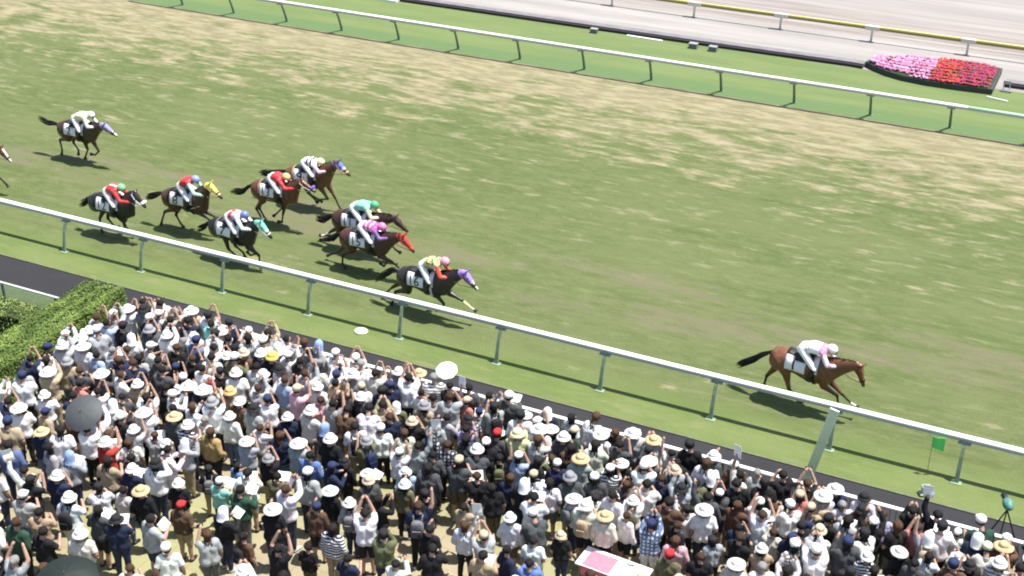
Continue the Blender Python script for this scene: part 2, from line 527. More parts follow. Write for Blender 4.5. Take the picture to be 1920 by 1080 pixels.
# small grey drain boxes
box0 = None
for k, (x, y, s_, lb) in enumerate([(-22.05, 54.2, 1.0, "lone small grey valve box at the kerb, left of the paired ones"), (-17.3, 54.12, 1.15, "left one of two close grey valve boxes at the kerb"), (-16.4, 54.12, 1.1, "right one of two close grey valve boxes at the kerb")]):
    r_ = empty("valve_box", (x, y, 0.012)); r_.scale = (s_ * .8, s_ * .8, s_ * .8); tag(r_, lb, "valve box", "grey valve boxes along the kerb")
    if box0 is None:
        mb = MB(); mb.rings([[(-.22, -.15, 0), (.22, -.15, 0), (.22, .15, 0), (-.22, .15, 0)], [(-.18, -.12, .22), (.18, -.12, .22), (.18, .12, .22), (-.18, .12, .22)]])
        b1 = mb.build("box_body", pbr("box_grey", (.14, .15, .14), .7), r_)
        mb = MB(); mb.box((0, 0, .235), (.42, .29, .03)); b2 = mb.build("lid", pbr("lid_grey", (.26, .27, .27), .6), r_); box0 = (b1, b2)
    else:
        for q in box0:
            c = q.copy(); COL.objects.link(c); c.parent = r_

# ------------------------------------------------------------------ flower bed by the winning line
FO = [(-9.95, 55.0), (-9.55, 54.62), (-8.95, 54.2), (-8.2, 53.9), (-7.2, 53.74), (-6.0, 53.74), (-4.62, 53.82), (-4.62, 56.6), (-6.3, 56.75), (-8.0, 56.55), (-9.2, 56.0), (-9.85, 55.4)]
root = empty("flower_bed", (-7, 55.2, 0)); tag(root, "pointed flower bed with pink rows and a red half beside the dirt", "flower bed")
def inset(poly, d):
    cx = sum(p[0] for p in poly) / len(poly); cy = sum(p[1] for p in poly) / len(poly)
    return [(p[0] + (cx - p[0]) * d, p[1] + (cy - p[1]) * d) for p in poly]
lo = [(x + 7, y - 55.2) for x, y in FO]
mb = MB(); mb.rings([[(x, y, 0) for x, y in lo], [(x, y, .24) for x, y in lo], [(x, y, .24) for x, y in inset(lo, .03)], [(x, y, .2) for x, y in inset(lo, .05)]])
mb.build("planter_wall", pbr("planter", (.05, .058, .052), .8), root)
mb = MB(); mb.rings([[(x, y, .21) for x, y in inset(lo, .055)], [(x, y, .27) for x, y in inset(lo, .1)]]); mb.build("soil", pbr("flower_soil", (.05, .07, .025), .9, noise=.3), root)


def inside(poly, x, y):
    c = False; n = len(poly)
    for i in range(n):
        x1, y1 = poly[i]; x2, y2 = poly[(i + 1) % n]
        if (y1 > y) != (y2 > y) and x < (x2 - x1) * (y - y1) / (y2 - y1) + x1: c = not c
    return c


ins = inset(lo, .06)
pk = [pbr("petal_pink", (.56, .20, .38), .7), pbr("petal_rose", (.44, .10, .24), .7), pbr("petal_pale", (.60, .33, .46), .7)]
rd = [pbr("petal_red", (.40, .035, .035), .7), pbr("petal_orange", (.48, .07, .03), .7), pbr("petal_crimson", (.28, .03, .085), .7)]
lf = pbr("flower_leaf", (.045, .09, .02), .8)
for row in range(9):
    fr = row / 8
    for part in range(3):
        mb = MB()
        for k in range(420):
            u = rnd.random()
            x = -2.95 + 5.3 * u
            ylo = -1.42 + max(0, (-x - .8)) ** 1.8 * .22; yhi = 1.45 - max(0, (-x - 1.0)) ** 1.8 * .18
            y = ylo + (yhi - ylo) * (fr * .94 + .03) + rnd.gauss(0, .035)
            if not inside(ins, x, y): continue
            is_red = x > -.15 + .05 * math.sin(row * 2)
            far = x > .95
            if part == 0 and is_red: continue
            if part == 1 and (not is_red or far): continue
            if part == 2 and not far: continue
            z = .25 + rnd.random() * .07 + .10 * (1 - abs(fr - .5) * 1.6)
            s_ = .045 + rnd.random() * .04
            mb.m = rnd.choice((0, 0, 1, 2)) if part != 2 else rnd.choice((2, 2, 2, 0))
            if part == 0: mb.m = 1 if rnd.random() < .2 else (0 if row % 2 else 2)
            if rnd.random() < .06: mb.m = 3
            a = rnd.random() * 6.3; tl = (rnd.random() - .5) * .8
            n_ = 6
            mb.add([(x + s_ * math.cos(a + q * 6.283 / n_), y + s_ * math.sin(a + q * 6.283 / n_), z + tl * s_ * math.cos(q * 6.283 / n_)) for q in range(n_)] + [(x, y, z + s_ * .6)], [(q, (q + 1) % n_, n_) for q in range(n_)])
        if mb.v:
            o = mb.build("flower_row", (pk if part == 0 else rd) + [lf], root)
            tag(o, ["row of pink flowers", "row of red and orange flowers", "row of crimson flowers"][part], kind="stuff")
# white line end on the grass by the bed, and a grey stand
mb = MB(); mb.box((0, 0, .03), (.85, .05, .05)); tag(mb.build("marker_strip", M_WHITE, None, False, (-4.35, 53.35, .012), (0, 0, -.22)), "short pale strip on the grass below the red end of the flower bed", "strip")
r_ = empty("kerb_stand", (-4.15, 54.5, 0.012)); r_.scale = (.6, .6, .6); tag(r_, "grey metal stand at the right end of the flower bed", "stand")
mb = MB(); mb.box((0, 0, .05), (.7, .5, .1)); mb.build("base", pbr("stand_grey", (.20, .21, .21), .6), r_)
mb = MB(); mb.tube([(-.2, 0, .1), (-.25, .05, .7)], .03); mb.tube([(.2, 0, .1), (.15, .05, .6)], .03); mb.box((-.03, .05, .62), (.5, .05, .22)); mb.build("frame", pbr("stand_pale", (.42, .42, .42), .5), r_)

# ------------------------------------------------------------------ winning post and small things on the outer verge
r_ = empty("winning_post", (-4.70, 25.62, 0)); tag(r_, "pale green leaning winning post panel with white edges, between crowd and near rail", "post")
tilt = R(11.0)
M_PANEL = pbr("panel_green", (.62, .78, .54), .35, .5, alpha=.78); M_EDGE = pbr("panel_edge", (.72, .80, .70), .4)
mb = MB(); mb.box((0, 0, 1.08), (.19, .03, 2.12)); p = mb.build("panel", M_PANEL, r_, False, (0, 0, 0), (0, tilt, 0))
mb = MB()
for s_ in (-1, 1): mb.box((s_ * .10, 0, 1.08), (.014, .045, 2.14))
mb.box((0, 0, 2.155), (.214, .045, .014)); mb.build("edge_trim", M_EDGE, r_, False, (0, 0, 0), (0, tilt, 0))
mb = MB(); mb.box((0, 0, .02), (.36, .26, .04)); mb.build("foot_plate", M_POSTN, r_)

mb = MB(); rs = []
for (r0, z) in ((.20, 0), (.205, .03), (.17, .055), (.05, .062)): rs.append([(r0 * math.cos(q * .3927), r0 * .9 * math.sin(q * .3927), z) for q in range(16)])
mb.rings(rs); tag(mb.build("sprinkler_lid", pbr("lid_cream", (.62, .66, .48), .6), None, True, (-17.68, 26.9, .012)), "round cream sprinkler lid on the grass strip by the near rail", "lid")

r_ = empty("marker_flag", (-2.22, 27.18, .012)); tag(r_, "small bright green square flag standing at the near rail", "flag")
mb = MB(); mb.tube([(0, 0, 0), (0, 0, 1.03)], .008, 6); mb.build("flag_pole", M_POSTN, r_)
mb = MB(); rs = []
for i in range(6):
    x = .27 * i / 5; y = -.03 * math.sin(i * 1.1)
    rs.append([(x, y, .74 - .02 * i), (x, y + .008, .74 - .02 * i), (x, y + .008, 1.02), (x, y, 1.02)])
mb.rings(rs); mb.build("flag_cloth", pbr("flag_green", (.14, .75, .18), .6), r_)

r_ = empty("ground_camera", (-2.1, 26.28, .012), .5); r_.scale = (.7, .7, .7); tag(r_, "low pale ground camera box with dark hood at the asphalt edge", "camera")
mb = MB(); mb.box((0, 0, .06), (.42, .30, .05)); mb.build("base_plate", pbr("gc_base", (.40, .42, .34), .7), r_)
mb = MB(); mb.box((0, 0, .19), (.26, .18, .2)); mb.build("housing", pbr("gc_house", (.50, .54, .44), .6), r_)
mb = MB(); mb.box((0, .02, .31), (.30, .24, .03)); mb.tube([(0, .09, .2), (0, .17, .2)], .05, 10); mb.build("lens_hood", pbr("gc_hood", (.20, .25, .18), .6), r_)

r_ = empty("covered_camera", (-.30, 25.35, 0), .4); r_.scale = (.85, .85, .85); tag(r_, "dark camera with teal cover on a black tripod at the barrier's right end", "camera")
mb = MB()
for a in (0, 2.1, 4.2): mb.tube([(.0, 0, 1.0), (.38 * math.cos(a), .38 * math.sin(a), 0)], .02, 6)
mb.build("tripod", pbr("tripod", (.02, .02, .02), .5), r_)
mb = MB(); mb.ball((0, .02, 1.16), (.14, .22, .14)); mb.build("rain_cover", pbr("teal", (.10, .22, .19), .5, noise=.3), r_, True)
mb = MB(); mb.tube([(0, .2, 1.16), (0, .42, 1.15)], [.07, .08], 12); mb.build("lens", pbr("tripod", (.02, .02, .02), .5), r_, True)

# ------------------------------------------------------------------ crowd barrier
YB = 23.98
root = empty("crowd_barrier", (-12, YB, 0)); tag(root, "white-topped steel crowd barrier in front of the spectators", "barrier")
M_STEEL = pbr("barrier_steel", (.20, .21, .21), .4, .5, metal=.5)
mb = MB(); rail_profile(mb, -9.4, 20, 0, 1.12, .10, .05); mb.build("top_rail", M_WHITE, root, True)
mb = MB(); mb.box((5.3, 0, .16), (29.4, .03, .03)); mb.build("bottom_rail", M_STEEL, root)
p0 = None
for i in range(20):
    x = -9.3 + 1.5 * i
    if p0 is None:
        mb = MB(); mb.box((0, 0, .55), (.05, .05, 1.09)); mb.box((0, 0, .01), (.2, .2, .02)); p0 = mb.build("post", M_STEEL, root, False, (x, 0, 0))
        mb = MB()
        for k in range(1, 12): mb.box((k * .125, 0, .63), (.014, .014, .92))
        b0 = mb.build("bar_panel", M_STEEL, root, False, (x, 0, 0))
    else:
        for q in (p0, b0):
            c = q.copy(); COL.objects.link(c); c.parent = root; c.location = (x, 0, 0)

# ------------------------------------------------------------------ hedges and the enclosure on the left
def leaf_mat(name, a, b):
    g = G(name, .75, .3)
    oi = g.n.nodes.new("ShaderNodeNewGeometry")
    c = g.mix(oi.outputs["Random Per Island"], a, b)
    nz = g.noise((1.6, 1.6, 1.6), 3)
    c = g.mix(g.ramp(nz, .4, .62, 0, .8), c, (a[0] * .45, a[1] * .5, a[2] * .45))
    g.color(c); g.b.inputs["Transmission Weight"].default_value = 0
    return g.m


M_LEAF = leaf_mat("hedge_leaf", (.14, .215, .045), (.225, .31, .07))
M_LEAF2 = leaf_mat("hedge_leaf_b", (.20, .27, .06), (.32, .39, .11))
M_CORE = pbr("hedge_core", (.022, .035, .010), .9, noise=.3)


def hedge(name, label, x0, x1, y0, y1, h, n, mat, loc):
    root = empty(name, loc); tag(root, label, "hedge")
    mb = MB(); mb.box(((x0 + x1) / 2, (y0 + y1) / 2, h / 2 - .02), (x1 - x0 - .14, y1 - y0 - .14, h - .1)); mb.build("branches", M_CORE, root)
    mb = MB(); L = [(y1 - y0) * (x1 - x0), (y1 - y0) * h, (y1 - y0) * h, (x1 - x0) * h, (x1 - x0) * h]; tot = sum(L)
    for k in range(n):
        r_ = rnd.random() * tot; f = 0
        while r_ > L[f]: r_ -= L[f]; f += 1
        u, v = rnd.random(), rnd.random()
        bmp = .045 * math.sin(u * (y1 - y0) * 2.3) * math.sin(v * 5) + rnd.uniform(-.07, .02)
        x = x0 + (x1 - x0) * u; y = y0 + (y1 - y0) * v; z = h * v
        if f == 0: p = Vector((x, y, h + bmp)); nn = Vector((0, 0, 1))
        elif f == 1: p = Vector((x0 - bmp, y0 + (y1 - y0) * u, z)); nn = Vector((-1, 0, .3))
        elif f == 2: p = Vector((x1 + bmp, y0 + (y1 - y0) * u, z)); nn = Vector((1, 0, .3))
        elif f == 3: p = Vector((x, y0 - bmp, z)); nn = Vector((0, -1, .3))
        else: p = Vector((x, y1 + bmp, z)); nn = Vector((0, 1, .3))
        nn = (nn + Vector((rnd.uniform(-1, 1), rnd.uniform(-1, 1), rnd.uniform(-.6, 1)))).normalized()
        a = nn.orthogonal().normalized(); b = nn.cross(a); s_ = rnd.uniform(.014, .034)
        th = rnd.random() * 6.28; a, b = a * math.cos(th) + b * math.sin(th), b * math.cos(th) - a * math.sin(th)
        mb.add([p - a * s_, p + b * s_ * .6, p + a * s_ * 1.2, p - b * s_ * .6], [(0, 1, 2, 3)])
    mb.build("foliage", mat, root)
    return root


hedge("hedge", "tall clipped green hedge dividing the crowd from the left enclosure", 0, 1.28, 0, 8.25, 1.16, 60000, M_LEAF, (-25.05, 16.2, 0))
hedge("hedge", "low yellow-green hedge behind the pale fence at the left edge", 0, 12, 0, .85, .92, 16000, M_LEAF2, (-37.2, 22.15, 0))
M_SOILSHADE = pbr("soil_hedge_shade", (.045, .032, .022), .95, noise=.35, nscale=5, bump=.6, bscale=20)  # brown kept dark to paint in the shade of the low hedge's near face
sheet("hedge_shade_soil", -40, -25.05, 10, 22.12, .006, M_SOILSHADE)
sheet("enclosure_grass", -40, -25.05, 22.16, 24.62, .008, M_VERGE)
root = empty("glass_fence", (-31, 23.3, 0)); tag(root, "see-through panel fence with a pale top rail left of the hedge", "fence")
mb = MB(); rail_profile(mb, -8, 5.9, 0, 1.08, .06, .06); mb.build("top_rail", pbr("gf_rail", (.50, .56, .50), .4), root, True)
mb = MB(); mb.box((-1.05, 0, .56), (13.9, .012, .9)); mb.build("glass_panel", pbr("gf_glass", (.60, .72, .62), .3, .4, alpha=.32), root)
p0 = None
for i in range(8):
    if p0 is None:
        mb = MB(); mb.box((0, 0, .52), (.05, .06, 1.04)); p0 = mb.build("post", M_STEEL, root, False, (-7.9, 0, 0))
    else:
        c = p0.copy(); COL.objects.link(c); c.parent = root; c.location = (-7.9 + 1.95 * i, 0, 0)
# ------------------------------------------------------------------ race horses
# side-plane coordinates in metres: x forward, z up; h = hind, f = fore, R = near side, L = far side
HORSES = {
    'lead': {'pos': [-5.75, 28.68], 'yaw': -6, 'cr': [-0.5, 1.46], 'wi': [0.55, 1.49], 'po': [1.46, 1.65], 'mu': [1.66, 1.04], 'tail': [[-0.91, 1.16], [-1.3, 0.9], [-1.73, 0.58]], 'he': [0.72, 1.87], 'hR': [[-0.23, 0.49], [-0.07, 0.38], [0.06, 0.31]], 'hL': [[-1.06, 0.29], [-1.05, 0.11], [-1.1, -0.09]], 'fR': [[1.01, 0.7], [1.05, 0.54], [1.0, 0.46]], 'fL': [[1.06, 0.64], [1.41, 0.41], [1.56, 0.38]]},
    '16': {'pos': [-16.6, 28.6], 'yaw': -3, 'cr': [-0.5, 1.3], 'wi': [0.48, 1.41], 'po': [1.41, 1.67], 'mu': [1.81, 1.26], 'tail': [[-0.68, 1.23], [-1.07, 1.1], [-1.65, 0.64]], 'he': [0.75, 1.86], 'hR': [[-0.88, 0.56], [-0.93, 0.39], [-0.99, 0.27]], 'hL': [[-1.26, 0.42], [-1.41, 0.27], [-1.48, 0.2]], 'fR': [[0.74, 0.6], [0.65, 0.39], [0.57, 0.37]], 'fL': [[1.18, 0.72], [1.59, 0.5], [1.8, 0.43]]},
    '15': {'pos': [-19.4, 30.04], 'yaw': 0, 'cr': [-0.5, 1.29], 'wi': [0.46, 1.37], 'po': [1.3, 1.46], 'mu': [1.74, 0.97], 'tail': [[-0.81, 1.07], [-1.13, 0.88], [-1.52, 0.76]], 'he': [0.64, 1.65], 'hR': [[-0.74, 0.5], [-0.76, 0.34], [-0.73, 0.27]], 'hL': [[-1.12, 0.35], [-1.31, 0.27], [-1.41, 0.23]], 'fR': [[0.97, 0.65], [1.24, 0.48], [1.34, 0.46]], 'fL': [[0.69, 0.51], [0.59, 0.36], [0.52, 0.38]]},
    '11': {'pos': [-20.3, 31.02], 'yaw': 0, 'cr': [-0.5, 1.29], 'wi': [0.54, 1.41], 'po': [1.38, 1.46], 'mu': [1.8, 1.1], 'tail': [[-0.67, 1.24], [-0.98, 1.01], [-1.21, 0.85], [-1.48, 0.86]], 'he': [0.7, 1.77], 'hR': [[-0.81, 0.36], [-1.06, 0.31], [-1.23, 0.27]], 'hL': [[-1.05, 0.48], [-1.17, 0.38], [-1.39, 0.33]], 'fR': [[1.18, 0.7], [1.43, 0.5], [1.56, 0.45]], 'fL': [[0.85, 0.56], [0.73, 0.39], [0.61, 0.4]]},
    '9': {'pos': [-23.45, 33.12], 'yaw': 0, 'cr': [-0.5, 1.34], 'wi': [0.42, 1.5], 'po': [1.19, 1.81], 'mu': [1.71, 1.39], 'tail': [[-0.83, 1.19], [-1.5, 0.92], [-1.93, 0.88]], 'he': [0.56, 1.71], 'hR': [[0.04, 0.62], [0.21, 0.5], [0.31, 0.42]], 'hL': [[-0.05, 0.42], [0.24, 0.33], [0.37, 0.28]], 'fR': [[0.8, 0.55], [0.49, 0.47], [0.37, 0.37]], 'fL': [[0.96, 0.46], [1.1, 0.17], [1.14, 0.06]]},
    '13': {'pos': [-23.7, 31.57], 'yaw': 0, 'cr': [-0.5, 1.42], 'wi': [0.49, 1.49], 'po': [0.83, 1.46], 'mu': [1.43, 1.15], 'tail': [[-0.92, 1.18], [-1.27, 0.88], [-1.72, 0.82]], 'he': [0.49, 1.69], 'hR': [[-0.69, 0.52], [-0.52, 0.23], [-0.48, 0.11]], 'hL': [[-0.76, 0.42], [-0.67, 0.27], [-0.62, 0.17]], 'fR': [[0.33, 0.49], [0.28, 0.27], [0.17, 0.24]], 'fL': [[0.01, 0.42], [-0.25, 0.18], [-0.33, 0.11]]},
    '7': {'pos': [-23.4, 28.89], 'yaw': -4, 'cr': [-0.5, 1.3], 'wi': [0.58, 1.34], 'po': [1.13, 1.56], 'mu': [1.54, 1.15], 'tail': [[-0.78, 1.1], [-1.1, 0.89], [-1.43, 0.72]], 'he': [0.58, 1.7], 'hR': [[-0.12, 0.48], [0.16, 0.32], [0.28, 0.27]], 'hL': [[-0.04, 0.48], [0.23, 0.35], [0.28, 0.24]], 'fR': [[1.07, 0.56], [1.08, 0.36], [1.09, 0.29]], 'fL': [[0.76, 0.44], [0.54, 0.33], [0.47, 0.38]]},
    '8': {'pos': [-25.97, 29.91], 'yaw': 0, 'cr': [-0.5, 1.35], 'wi': [0.49, 1.46], 'po': [1.05, 1.82], 'mu': [1.56, 1.4], 'tail': [[-0.85, 1.14], [-1.22, 1.0], [-1.56, 0.86]], 'he': [0.55, 1.95], 'hR': [[-0.77, 0.62], [-0.93, 0.31], [-0.97, 0.2]], 'hL': [[-0.55, 0.46], [-0.42, 0.23], [-0.36, 0.17]], 'fR': [[0.84, 0.76], [1.11, 0.63], [1.2, 0.56]], 'fL': [[0.98, 0.73], [1.2, 0.54], [1.31, 0.47]]},
    '12': {'pos': [-27.83, 28.62], 'yaw': 0, 'cr': [-0.5, 1.35], 'wi': [0.43, 1.41], 'po': [0.92, 1.6], 'mu': [1.31, 1.19], 'tail': [[-0.77, 1.18], [-1.01, 1.02], [-1.31, 0.81]], 'he': [0.54, 1.8], 'hR': [[-0.45, 0.62], [-0.46, 0.41], [-0.43, 0.2]], 'hL': [[-0.36, 0.54], [-0.16, 0.34], [-0.08, 0.26]], 'fR': [[0.56, 0.58], [0.38, 0.39], [0.3, 0.45]], 'fL': [[0.26, 0.42], [0.49, 0.26], [0.57, 0.2]]},
    '5': {'pos': [-32.97, 32.85], 'yaw': 0, 'cr': [-0.5, 1.38], 'wi': [0.62, 1.46], 'po': [1.3, 1.55], 'mu': [1.87, 1.2], 'tail': [[-0.81, 1.31], [-1.33, 1.17], [-1.75, 1.3]], 'he': [0.87, 1.87], 'hR': [[-0.79, 0.72], [-0.76, 0.35], [-0.83, 0.15]], 'hL': [[-0.42, 0.61], [-0.23, 0.37], [-0.27, 0.18]], 'fR': [[0.46, 0.59], [0.33, 0.37], [0.29, 0.29]], 'fL': [[0.74, 0.49], [0.6, 0.37], [0.37, 0.35]]},
    '0': {'pos': [-34.67, 29.58], 'yaw': 0, 'cr': [-0.5, 1.38], 'wi': [0.64, 1.48], 'po': [1.4, 1.66], 'mu': [1.88, 1.13], 'tail': [[-0.84, 1.2], [-1.32, 1.0], [-1.86, 0.86]], 'he': [0.73, 1.84], 'hR': [[-0.44, 0.58], [-0.3, 0.37], [-0.2, 0.29]], 'hL': [[-0.97, 0.49], [-1.21, 0.17], [-1.33, 0.0]], 'fR': [[1.28, 0.57], [1.57, 0.39], [1.67, 0.29]], 'fL': [[0.88, 0.5], [0.66, 0.3], [0.57, 0.32]]},
}


def ik(A, T, l1, l2, bend):
    """2-bone chain in the side plane: returns the middle joint and the reached target"""
    d = T - A; L = max(d.length, 1e-4); Lc = min(max(L, abs(l1 - l2) + .02), (l1 + l2) * .995)
    u = d / L; T = A + u * Lc
    a = (l1 * l1 - l2 * l2 + Lc * Lc) / (2 * Lc); h = math.sqrt(max(l1 * l1 - a * a, 0))
    n = Vector((-u.y, u.x)) * bend
    return A + u * a + n * h, T


def seglim(a, b, lo, hi):
    d = b - a; L = max(d.length, 1e-4)
    return a + d / L * min(max(L, lo), hi)


M_COAT = {}


def coat(name, base, dark, belly=None):
    """coat with darker points given by the 'points' attribute of the body mesh"""
    g = G(name, .36, .5)
    at = g.n.nodes.new("ShaderNodeAttribute"); at.attribute_name = "points"
    sp = g.n.nodes.new("ShaderNodeSeparateColor"); g.l(at.outputs["Color"], sp.inputs[0])
    nz = g.noise((3, 3, 3), 3)
    c = g.mix(g.ramp(nz, .35, .65), tuple(q * .82 for q in base), tuple(q * 1.12 for q in base))
    c = g.mix(sp.outputs[0], c, dark)
    c = g.mix(sp.outputs[1], c, (.62, .58, .52))
    g.color(c)
    g.bump(g.noise((7, 7, 9), 2), .45, .02)
    return g.m


DARKP = (.012, .010, .009)
COATS = {
    'lead': coat("coat_bright_bay", (.165, .064, .028), DARKP),
    '16': coat("coat_dark_brown", (.026, .021, .020), (.010, .009, .009)),
    '15': coat("coat_brown_bay", (.070, .026, .018), DARKP),
    '11': coat("coat_seal_bay", (.052, .023, .015), DARKP),
    '9': coat("coat_light_bay", (.125, .056, .024), DARKP),
    '13': coat("coat_red_bay", (.110, .043, .023), DARKP),
    '7': coat("coat_black", (.016, .014, .014), (.008, .008, .008)),
    '8': coat("coat_liver_bay", (.066, .030, .018), DARKP),
    '12': coat("coat_near_black", (.018, .015, .014), (.008, .008, .008)),
    '5': coat("coat_dusky_bay", (.060, .030, .022), (.014, .012, .014)),
    '0': coat("coat_chestnut", (.150, .062, .034), (.05, .025, .015)),
}
M_HAIR = pbr("horse_hair_black", (.012, .010, .009), .6, .3)
M_HOOF = pbr("hoof", (.035, .03, .026), .6, .3)
M_LEATHER = pbr("leather", (.020, .016, .014), .5, .4)
M_CLOTHW = pbr("number_cloth_white", (.78, .78, .76), .8, .2, noise=.08, nscale=5)
M_DIGIT = pbr("digit_black", (.012, .012, .012), .7, .2)
M_REIN = pbr("rein_tan", (.34, .20, .09), .6, .3)
M_EYE = pbr("eye_dark", (.008, .006, .005), .15, .6)

# torso stations: x, top, bottom, half width
TORSO = [(-.86, 1.24, 1.04, .07), (-.82, 1.33, .94, .16), (-.72, 1.43, .86, .235), (-.58, 1.49, .85, .280), (-.44, 1.505, .89, .285), (-.28, 1.49, .925, .270),
         (-.12, 1.455, .895, .265), (.04, 1.44, .835, .275), (.20, 1.45, .795, .28), (.34, 1.49, .775, .268), (.48, 1.52, .785, .24), (.60, 1.48, .82, .228), (.72, 1.39, .86, .20), (.80, 1.28, .94, .12)]


def horse(key, spec, label, num, cover=None, socks=(), bridle=None, ears=None, extras=()):
    H = HORSES[key]
    root = empty("race_horse", (H['pos'][0], H['pos'][1], .012), R(H['yaw']))
    tag(root, label, "horse", "horses galloping along the near rail")
    cr = Vector(H['cr']); wi = Vector(H['wi'])
    pitch = math.atan2(wi.y - cr.y, wi.x - cr.x) * .75 - math.atan2(1.52 - 1.50, .98)
    zoff = (cr.y + wi.y) / 2 - 1.47
    c0 = Vector((0.0, 1.25))
    ca, sa = math.cos(pitch), math.sin(pitch)
    def T(x, z):
        dx, dz = x - c0.x, z - c0.y
        return Vector((c0.x + dx * ca - dz * sa, c0.y + dx * sa + dz * ca + zoff))
    def V3(p, y=0.0): return Vector((p.x, y, p.y))
    po = Vector(H['po']); mu = Vector(H['mu'])
    nb = T(.60, 1.20)
    d = po - nb; d = d.normalized() * min(max(d.length, .70), .92); po2 = nb + d
    mdir = (mu - po).normalized(); mu2 = po2 + mdir * .60
    legs = {}
    for k in ('hR', 'hL', 'fR', 'fL'):
        q = [Vector(p) for p in H[k]]
        q = [Vector((p.x, max(.05, p.y - .09 * (1 - min(1, p.y / 1.2))))) for p in q]
        if k[0] == 'h':
            hip = T(-.55, 1.20)
            st, hk = ik(hip, q[0], .37, .47, 1)
            ft = seglim(hk, q[1] + (hk - q[0]) * .6, .30, .38); to = seglim(ft, q[2] + (ft - q[1]) * .7, .13, .16)
            to.y = max(to.y, .02); ft.y = max(ft.y, .08)
            legs[k] = [hip, st, hk, ft, to]
        else:
            sh = T(.60, 1.10)
            el, kn = ik(sh, q[0], .28, .42, -1)
            ft = seglim(kn, q[1] + (kn - q[0]) * .6, .27, .33); to = seglim(ft, q[2] + (ft - q[1]) * .7, .12, .15)
            to.y = max(to.y, .02); ft.y = max(ft.y, .08)
            legs[k] = [sh, el, kn, ft, to]
    mb = MB(); segs = []; names = []
    def seg(nm, a, b, ra, rb, build=True):
        if build: mb.cone(a, b, ra, rb)
        segs.append((tuple(a), tuple(b), ra, rb)); names.append(nm)
    # torso loft
    rs = []; n = 20
    for (x, zt, zb, hw) in TORSO:
        ring = []
        for k in range(n):
            a = 2 * math.pi * k / n
            cx = math.cos(a); sz = math.sin(a)
            y = hw * math.copysign(abs(cx) ** .88, cx); z = (zt + zb) / 2 + (zt - zb) / 2 * math.copysign(abs(sz) ** .94, sz)
            p = T(x, z); ring.append((p.x, y, p.y))
        rs.append(ring)
    mb.rings(rs)
    for i in range(0, len(TORSO) - 2, 2):
        x, zt, zb, hw = TORSO[i]; x2, zt2, zb2, hw2 = TORSO[i + 2]
        seg('torso', V3(T(x, (zt + zb) / 2)), V3(T(x2, (zt2 + zb2) / 2)), (zt - zb) * .42, (zt2 - zb2) * .42, False)
    # haunch and shoulder muscles
    for s_ in (-1, 1):
        mb.cone(V3(T(-.62, 1.26), s_ * .10), V3(T(-.42, 1.10), s_ * .13), .20, .17)
        mb.cone(V3(T(.56, 1.28), s_ * .10), V3(T(.60, 1.04), s_ * .11), .13, .15)
    # neck
    nk = []; K = 7
    for i in range(K):
        t = i / (K - 1)
        c = nb.lerp(po2, t) + Vector((0, .05 * math.sin(t * math.pi)))
        ax = (po2 - nb).normalized(); pn = Vector((-ax.y, ax.x))
        hh = .275 * (1 - t) ** 1.2 + .108; ww = .165 * (1 - t) + .068
        c = c - ax * (.08 * (1 - t))
        nk.append([(c.x + pn.x * hh * math.sin(2 * math.pi * k / 16), ww * math.cos(2 * math.pi * k / 16), c.y + pn.y * hh * math.sin(2 * math.pi * k / 16)) for k in range(16)])
    mb.rings(nk)
    seg('neck', V3(nb), V3(nb.lerp(po2, .9)), .26, .11, False)
    # head
    hx = (mu2 - po2).normalized(); hn = Vector((-hx.y, hx.x))
    if hn.y < 0: hn = -hn
    hd = []
    for (t, up_, dn, wd) in ((-.10, .05, .06, .05), (-.03, .085, .10, .085), (.12, .088, .155, .095), (.30, .078, .150, .092), (.48, .064, .105, .070), (.68, .052, .072, .052), (.86, .050, .062, .052), (.96, .042, .052, .046), (1.0, .02, .03, .025)):
        c = po2 + hx * (.60 * t)
        hd.append([(c.x + hn.x * (up_ if math.sin(a) > 0 else dn) * math.sin(a), wd * math.cos(a), c.y + hn.y * (up_ if math.sin(a) > 0 else dn) * math.sin(a)) for a in [2 * math.pi * k / 14 for k in range(14)]])
    mb.rings(hd)
    seg('head', V3(po2 - hn * .03), V3(mu2 - hn * .01), .12, .055, False)
    # ears
    for s_ in (-1, 1):
        b = po2 + hn * .06 + hx * .01
        mb.cone(V3(b, s_ * .05), V3(b + hn * .13 - hx * .02, s_ * .065), .030, .012, 8)
        segs.append((tuple(V3(b + hn * .03, s_ * .05)), tuple(V3(b + hn * .13 - hx * .02, s_ * .065)), .026, .014)); names.append('ear')
    for k, J in legs.items():
        y = (-1 if k[1] == 'R' else 1) * (.125 if k[0] == 'h' else .115)
        P = [V3(p, y) for p in J]
        if k[0] == 'h':
            mb.cone(P[0], P[1], .19, .135); seg('thigh', P[1], P[1].lerp(P[2], .55), .125, .072)
            seg('gaskin', P[1].lerp(P[2], .5), P[2], .075, .052)
            seg('hock', P[2], P[2].lerp(P[3], .25), .055, .037); seg('cannon', P[2].lerp(P[3], .2), P[3], .036, .034); seg('fetlock', P[3], P[3].lerp(P[4], .3), .042, .034)
            seg('pastern', P[3], P[4], .034, .045)
        else:
            mb.cone(P[0], P[1], .14, .10); seg('forearm', P[1], P[1].lerp(P[2], .5), .098, .060); seg('forearm', P[1].lerp(P[2], .45), P[2], .062, .045)
            seg('knee', P[2], P[2].lerp(P[3], .15), .047, .038); seg('cannon', P[2].lerp(P[3], .1), P[3], .034, .032); seg('fetlock', P[3], P[3].lerp(P[4], .3), .040, .032)
            seg('pastern', P[3], P[4], .032, .043)
        names[-1] = 'pastern_' + k
        for q in range(2, 5): names[-q] = names[-q] + '_' + k
    body = remesh(mb.mesh("body"), .021, 3, .6)
    V, N = get_v(body)
    idx, tt = nearest_seg(V, segs)
    nm = np.array(names)[idx]
